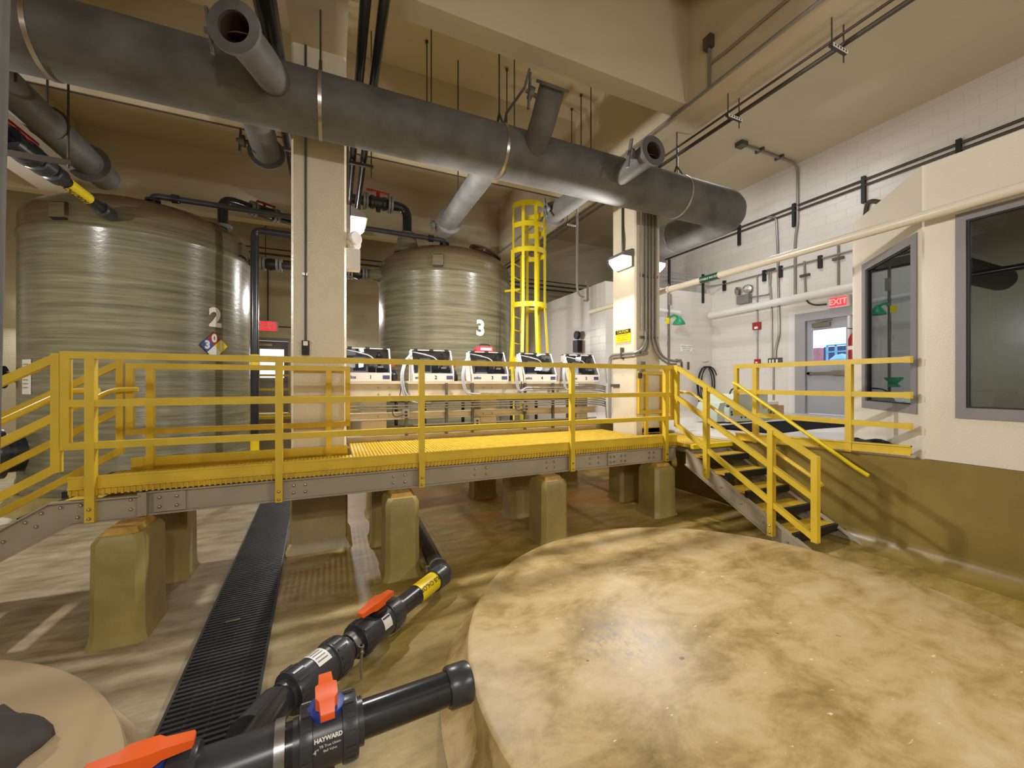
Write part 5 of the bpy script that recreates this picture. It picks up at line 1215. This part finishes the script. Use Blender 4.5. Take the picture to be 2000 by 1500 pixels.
for s_ in (-.1, 0, .08): b.box((XR - .08, p.y + s_ - .02, p.z - .05), (XR - .07, p.y + s_ + .02, p.z + .05))
pieces('switch', b, 'label_w', t); part('conduit', MB().tube([(XR - .03, p.y + .02, p.z - .09), (XR - .03, p.y + .02, ZP + .3)], .02, 8), 'cond', t)
p = rw(1640, 590)
def exit_sign(p, xd, nrm, label, w=.32, h=.2):
    t = thing('exit_sign', label, 'sign', p); xd = V(xd); nrm = V(nrm); up = V((0, 0, 1)); p = V(p)
    part('case', MB().obox(p, xd, nrm, up, w / 2 + .05, .04, h / 2 + .03), 'box', t)
    f = part('face', MB().obox(p + nrm * .042, xd, nrm, up, w / 2, .004, h / 2), 'exit', t, 'lit red face')
    text_part('EXIT', h * .9, p + nrm * .048, xd, up, 'label_w', f, 'lettering', .006)
exit_sign((XR - .06, p.y, 3.855), (0, -1, 0), (-1, 0, 0), 'lit red EXIT sign above the grey door at right', .34, .2)
solo('sign_cable', MB().tube([rw(1572, 575), rw(1576, 590), rw(1592, 597), rw(1622, 593)], .02, 8, .15), 'dcond', 'dark curved cable into the right EXIT sign', 'cable')
pe_ = pY(523, 637, YB - .05)
exit_sign((pe_.x, YB - .05, pe_.z), (1, 0, 0), (0, -1, 0), 'lit red EXIT sign above the far door between tank 2 and column', .42, .24)
solo('sign_conduit', MB().tube([(pe_.x, YB - .03, pe_.z + .15), (pe_.x, YB - .03, 5.3)], .018, 8).tube([(pe_.x + .25, YB - .03, pe_.z), (pe_.x + 1.6, YB - .03, pe_.z)], .015, 8), 'dcond', 'dark conduit rising from the far EXIT sign', 'conduit')
solo('far_conduit', MB().tube([(-4.5, 12.6, 5.35), (10.5, 12.6, 5.35)], .03, 8).tube([(-4.5, 12.6, 5.5), (10.5, 12.6, 5.5)], .03, 8).tube([(-4.5, 12.6, 5.65), (10.5, 12.6, 5.65)], .02, 8).cyl((-1.7, 12.6, 5.2), (-1.7, 12.6, 6.6), .012).cyl((.3, 12.6, 5.2), (.3, 12.6, 6.6), .012).cyl((2.4, 12.6, 5.2), (2.4, 12.6, 6.6), .012), 'dcond', 'rack of dark conduits far back behind the tanks', 'conduit')
t = thing('conduit_run', 'three thin pale conduits crossing above the white partition wall', 'conduit', (7.9, 8.78, 5.1))
for dz in (0, .1, .2): part('conduit', MB().tube([(6.9, 8.78, 5.0 + dz), (10.55, 8.78, 5.0 + dz)], .016, 8), 'tube', t)
for px, ya, yb in ((1307, 527, 560), (1373, 555, 592)):
    pa, pb = pY(px, ya, 8.68), pY(px, yb, 8.68); part('strut', MB().box((pa.x - .035, 8.66, pb.z), (pa.x + .035, 8.70, pa.z + .3)), 'ink', t)
# fire extinguisher next to the door
ey = 4.89; exx = 10.3
t = thing('fire_extinguisher', 'red fire extinguisher hanging right of the grey door', 'fire extinguisher', (exx, ey, 2.0))
part('cylinder', MB().lathe([(.01, 2.0), (.1, 2.0), (.11, 2.03), (.11, 2.95), (.07, 3.05), (.03, 3.08)], (exx, ey, 0), (0, 0, 1), 20), 'red', t)
part('valve', MB().cyl((exx, ey, 3.06), (exx, ey, 3.14), .03, seg=10).bar((exx, ey - .03, 3.16), (exx, ey + .12, 3.2), .03, .02), 'ink', t)
part('label', MB().lathe([(.1105, 2.72), (.1105, 2.8)], (exx, ey, 0), (0, 0, 1), 20, False), 'label_w', t)
solo('door_side_pipe', MB().cyl((XR - .1, 5.08, ZP), (XR - .1, 5.08, 3.5), .035, seg=12), 'white', 'thin white vertical pipe at the right jamb of the grey door', 'pipe')
# stub of the small bent pipe on the roof of the control room
p = rw(1700, 395)
solo('roof_pipe', MB().tube([rw(1690, 425), rw(1693, 397), rw(1704, 391), rw(1730, 399)], .045, 8, .3), 'dcond', 'small bent dark pipe behind the roof edge of the control room', 'pipe')
# partition room upper strut frame left of the wiring column
t = thing('pipe_bracket', 'strut frame and thin conduit left of the wiring column', 'bracket', (4.6, 6.6, 3.9))
q0, q1, q2 = pY(1127, 420, 7.2), pY(1127, 575, 7.2), pY(1195, 585, 7.2)
part('conduit', MB().tube([(q0.x, 7.2, 6.0), (q1.x, 7.2, q1.z), (4.9, 7.2, q2.z)], .025, 8, .25), 'cond', t)
r0, r1 = pY(1148, 552, 7.2), pY(1192, 592, 7.2)
part('strut_frame', MB().bar((r0.x, 7.2, r0.z), (4.9, 7.2, r0.z), .04, .04).bar((r0.x, 7.2, r1.z), (4.9, 7.2, r1.z), .04, .04).bar((r0.x, 7.2, r0.z), (r0.x, 7.2, r1.z), .04, .04), 'steel', t)
solo('wall_horn', MB().lathe([(.02, 0), (.12, .02), (.12, .1), (.02, .12)], (6.55, 9.9, 3.4), (-1, 0, 0), 16).box((6.44, 9.8, 2.9), (6.6, 10.05, 3.25)), 'ink', 'small dark horn device on the partition side wall behind the ladder cage', 'alarm')
# office interior
t = thing('office_table', 'table with dark wooden top inside the control room', 'table', (7.6, 1.0, ZP))
part('tabletop', MB().box((6.58, -.6, 1.905), (8.0, 1.98, 1.935)), 'wood', t)
for x, y in ((7.1, 1.85), (7.9, 1.85), (7.1, -.5), (7.9, -.5)): part('leg', MB().box((x - .03, y - .03, ZP - .02), (x + .03, y + .03, 1.905)), 'ink', t)
t = thing('office_chair', 'black chair at the table inside the control room', 'chair', (6.75, 1.2, ZP))
part('seat', MB().box((6.55, 1.45, 1.62), (6.98, 1.85, 1.69)), 'black', t); part('backrest', MB().loft([[(6.58, 1.47, 1.64), (6.63, 1.47, 1.64), (6.63, 1.84, 1.64), (6.58, 1.84, 1.64)], [(6.52, 1.5, 1.895), (6.57, 1.5, 1.895), (6.57, 1.82, 1.895), (6.52, 1.82, 1.895)]]), 'black', t)
for x, y in ((6.6, 1.5), (6.6, 1.8), (6.93, 1.5), (6.93, 1.8)): part('leg', MB().box((x - .015, y - .015, ZP - .02), (x + .015, y + .015, 1.62)), 'black', t)
solo('paper_strip', slab45(MB(), .175, .205, 2.05, 2.95, -.05, -.058), 'label_w', 'white vertical strip on the glass of the narrow angled window', 'strip')
# far back platform by the rear door
t = thing('landing_platform', 'small yellow railed landing before the far door', 'platform', (-1.5, 12.6, 0))
part('deck', MB().box((-2.9, 12.1, 1.06), (.5, 13.28, 1.12)), 'grate', t)
for x in (-2.9, -1.9, -.9, .4): part('post', MB().box((x - .03, 12.1, 0), (x + .03, 12.16, 2.2)), 'yellow', t)
for z in (2.2, 1.83, 1.5, 1.16): part('rail', MB().bar((-2.9, 12.13, z), (.5, 12.13, z), .05, .055), 'yellow', t)

# ================================================================== LIGHT, WORLD, CAMERA
lamp_area('ceiling_bounce_lamp', (7.9, 6.2, 7.3), (0, 0, 0), 1.2, 90, (.97, .98, 1))
lamp_area('overhead_fill', (2.4, -1.5, 7.3), (0, 0, 0), 2.0, 8, (1, .96, .9))  # unseen overhead fill, no fixture modelled
wall_light((4.95, -2.3, 4.3), (0, 1, 0), 'added unseen wall light behind the viewer facing the wiring column', 70)  # extra light put in to brighten the front face of the wiring column
lamp_area('ceiling_fill_left', (-2, -2.4, 5.0), (math.pi, 0, 0), 2.4, 85, (1, .97, .92))  # added fill aimed up at the ceiling, unseen and without a fixture
lamp_area('ceiling_fill_right', (8, -2.0, 5.2), (math.pi, 0, 0), 2.4, 60, (1, .97, .92))  # same added ceiling fill, above the control room roof
lamp_area('office_fill', (8.5, .5, 4.1), (0, 0, 0), .8, 9, (.85, .93, 1))  # added cool fill so the control room interior shows through the glass
w = bpy.data.worlds.new('sky'); SC.world = w; w.use_nodes = True
bg = w.node_tree.nodes['Background']; bg.inputs[0].default_value = (.80, .89, 1, 1); bg.inputs[1].default_value = 2.4
cd = bpy.data.cameras.new('camera'); cam = bpy.data.objects.new('camera', cd); COL.objects.link(cam)
cd.sensor_width = 36; cd.lens = F * 36 / 2000; cd.shift_y = (CY - 750) / 2000; cd.clip_start = .05; cd.clip_end = 200
cam.location = EYE; cam.rotation_euler = (math.pi / 2, 0, -YAW)
SC.camera = cam
SC.view_settings.view_transform = 'Standard'; SC.view_settings.look = 'None'; SC.view_settings.exposure = -.08; SC.view_settings.gamma = 1.06
SC.cycles.use_denoising = True; SC.cycles.max_bounces = 8; SC.cycles.sample_clamp_indirect = 4; SC.cycles.caustics_reflective = False; SC.cycles.caustics_refractive = False
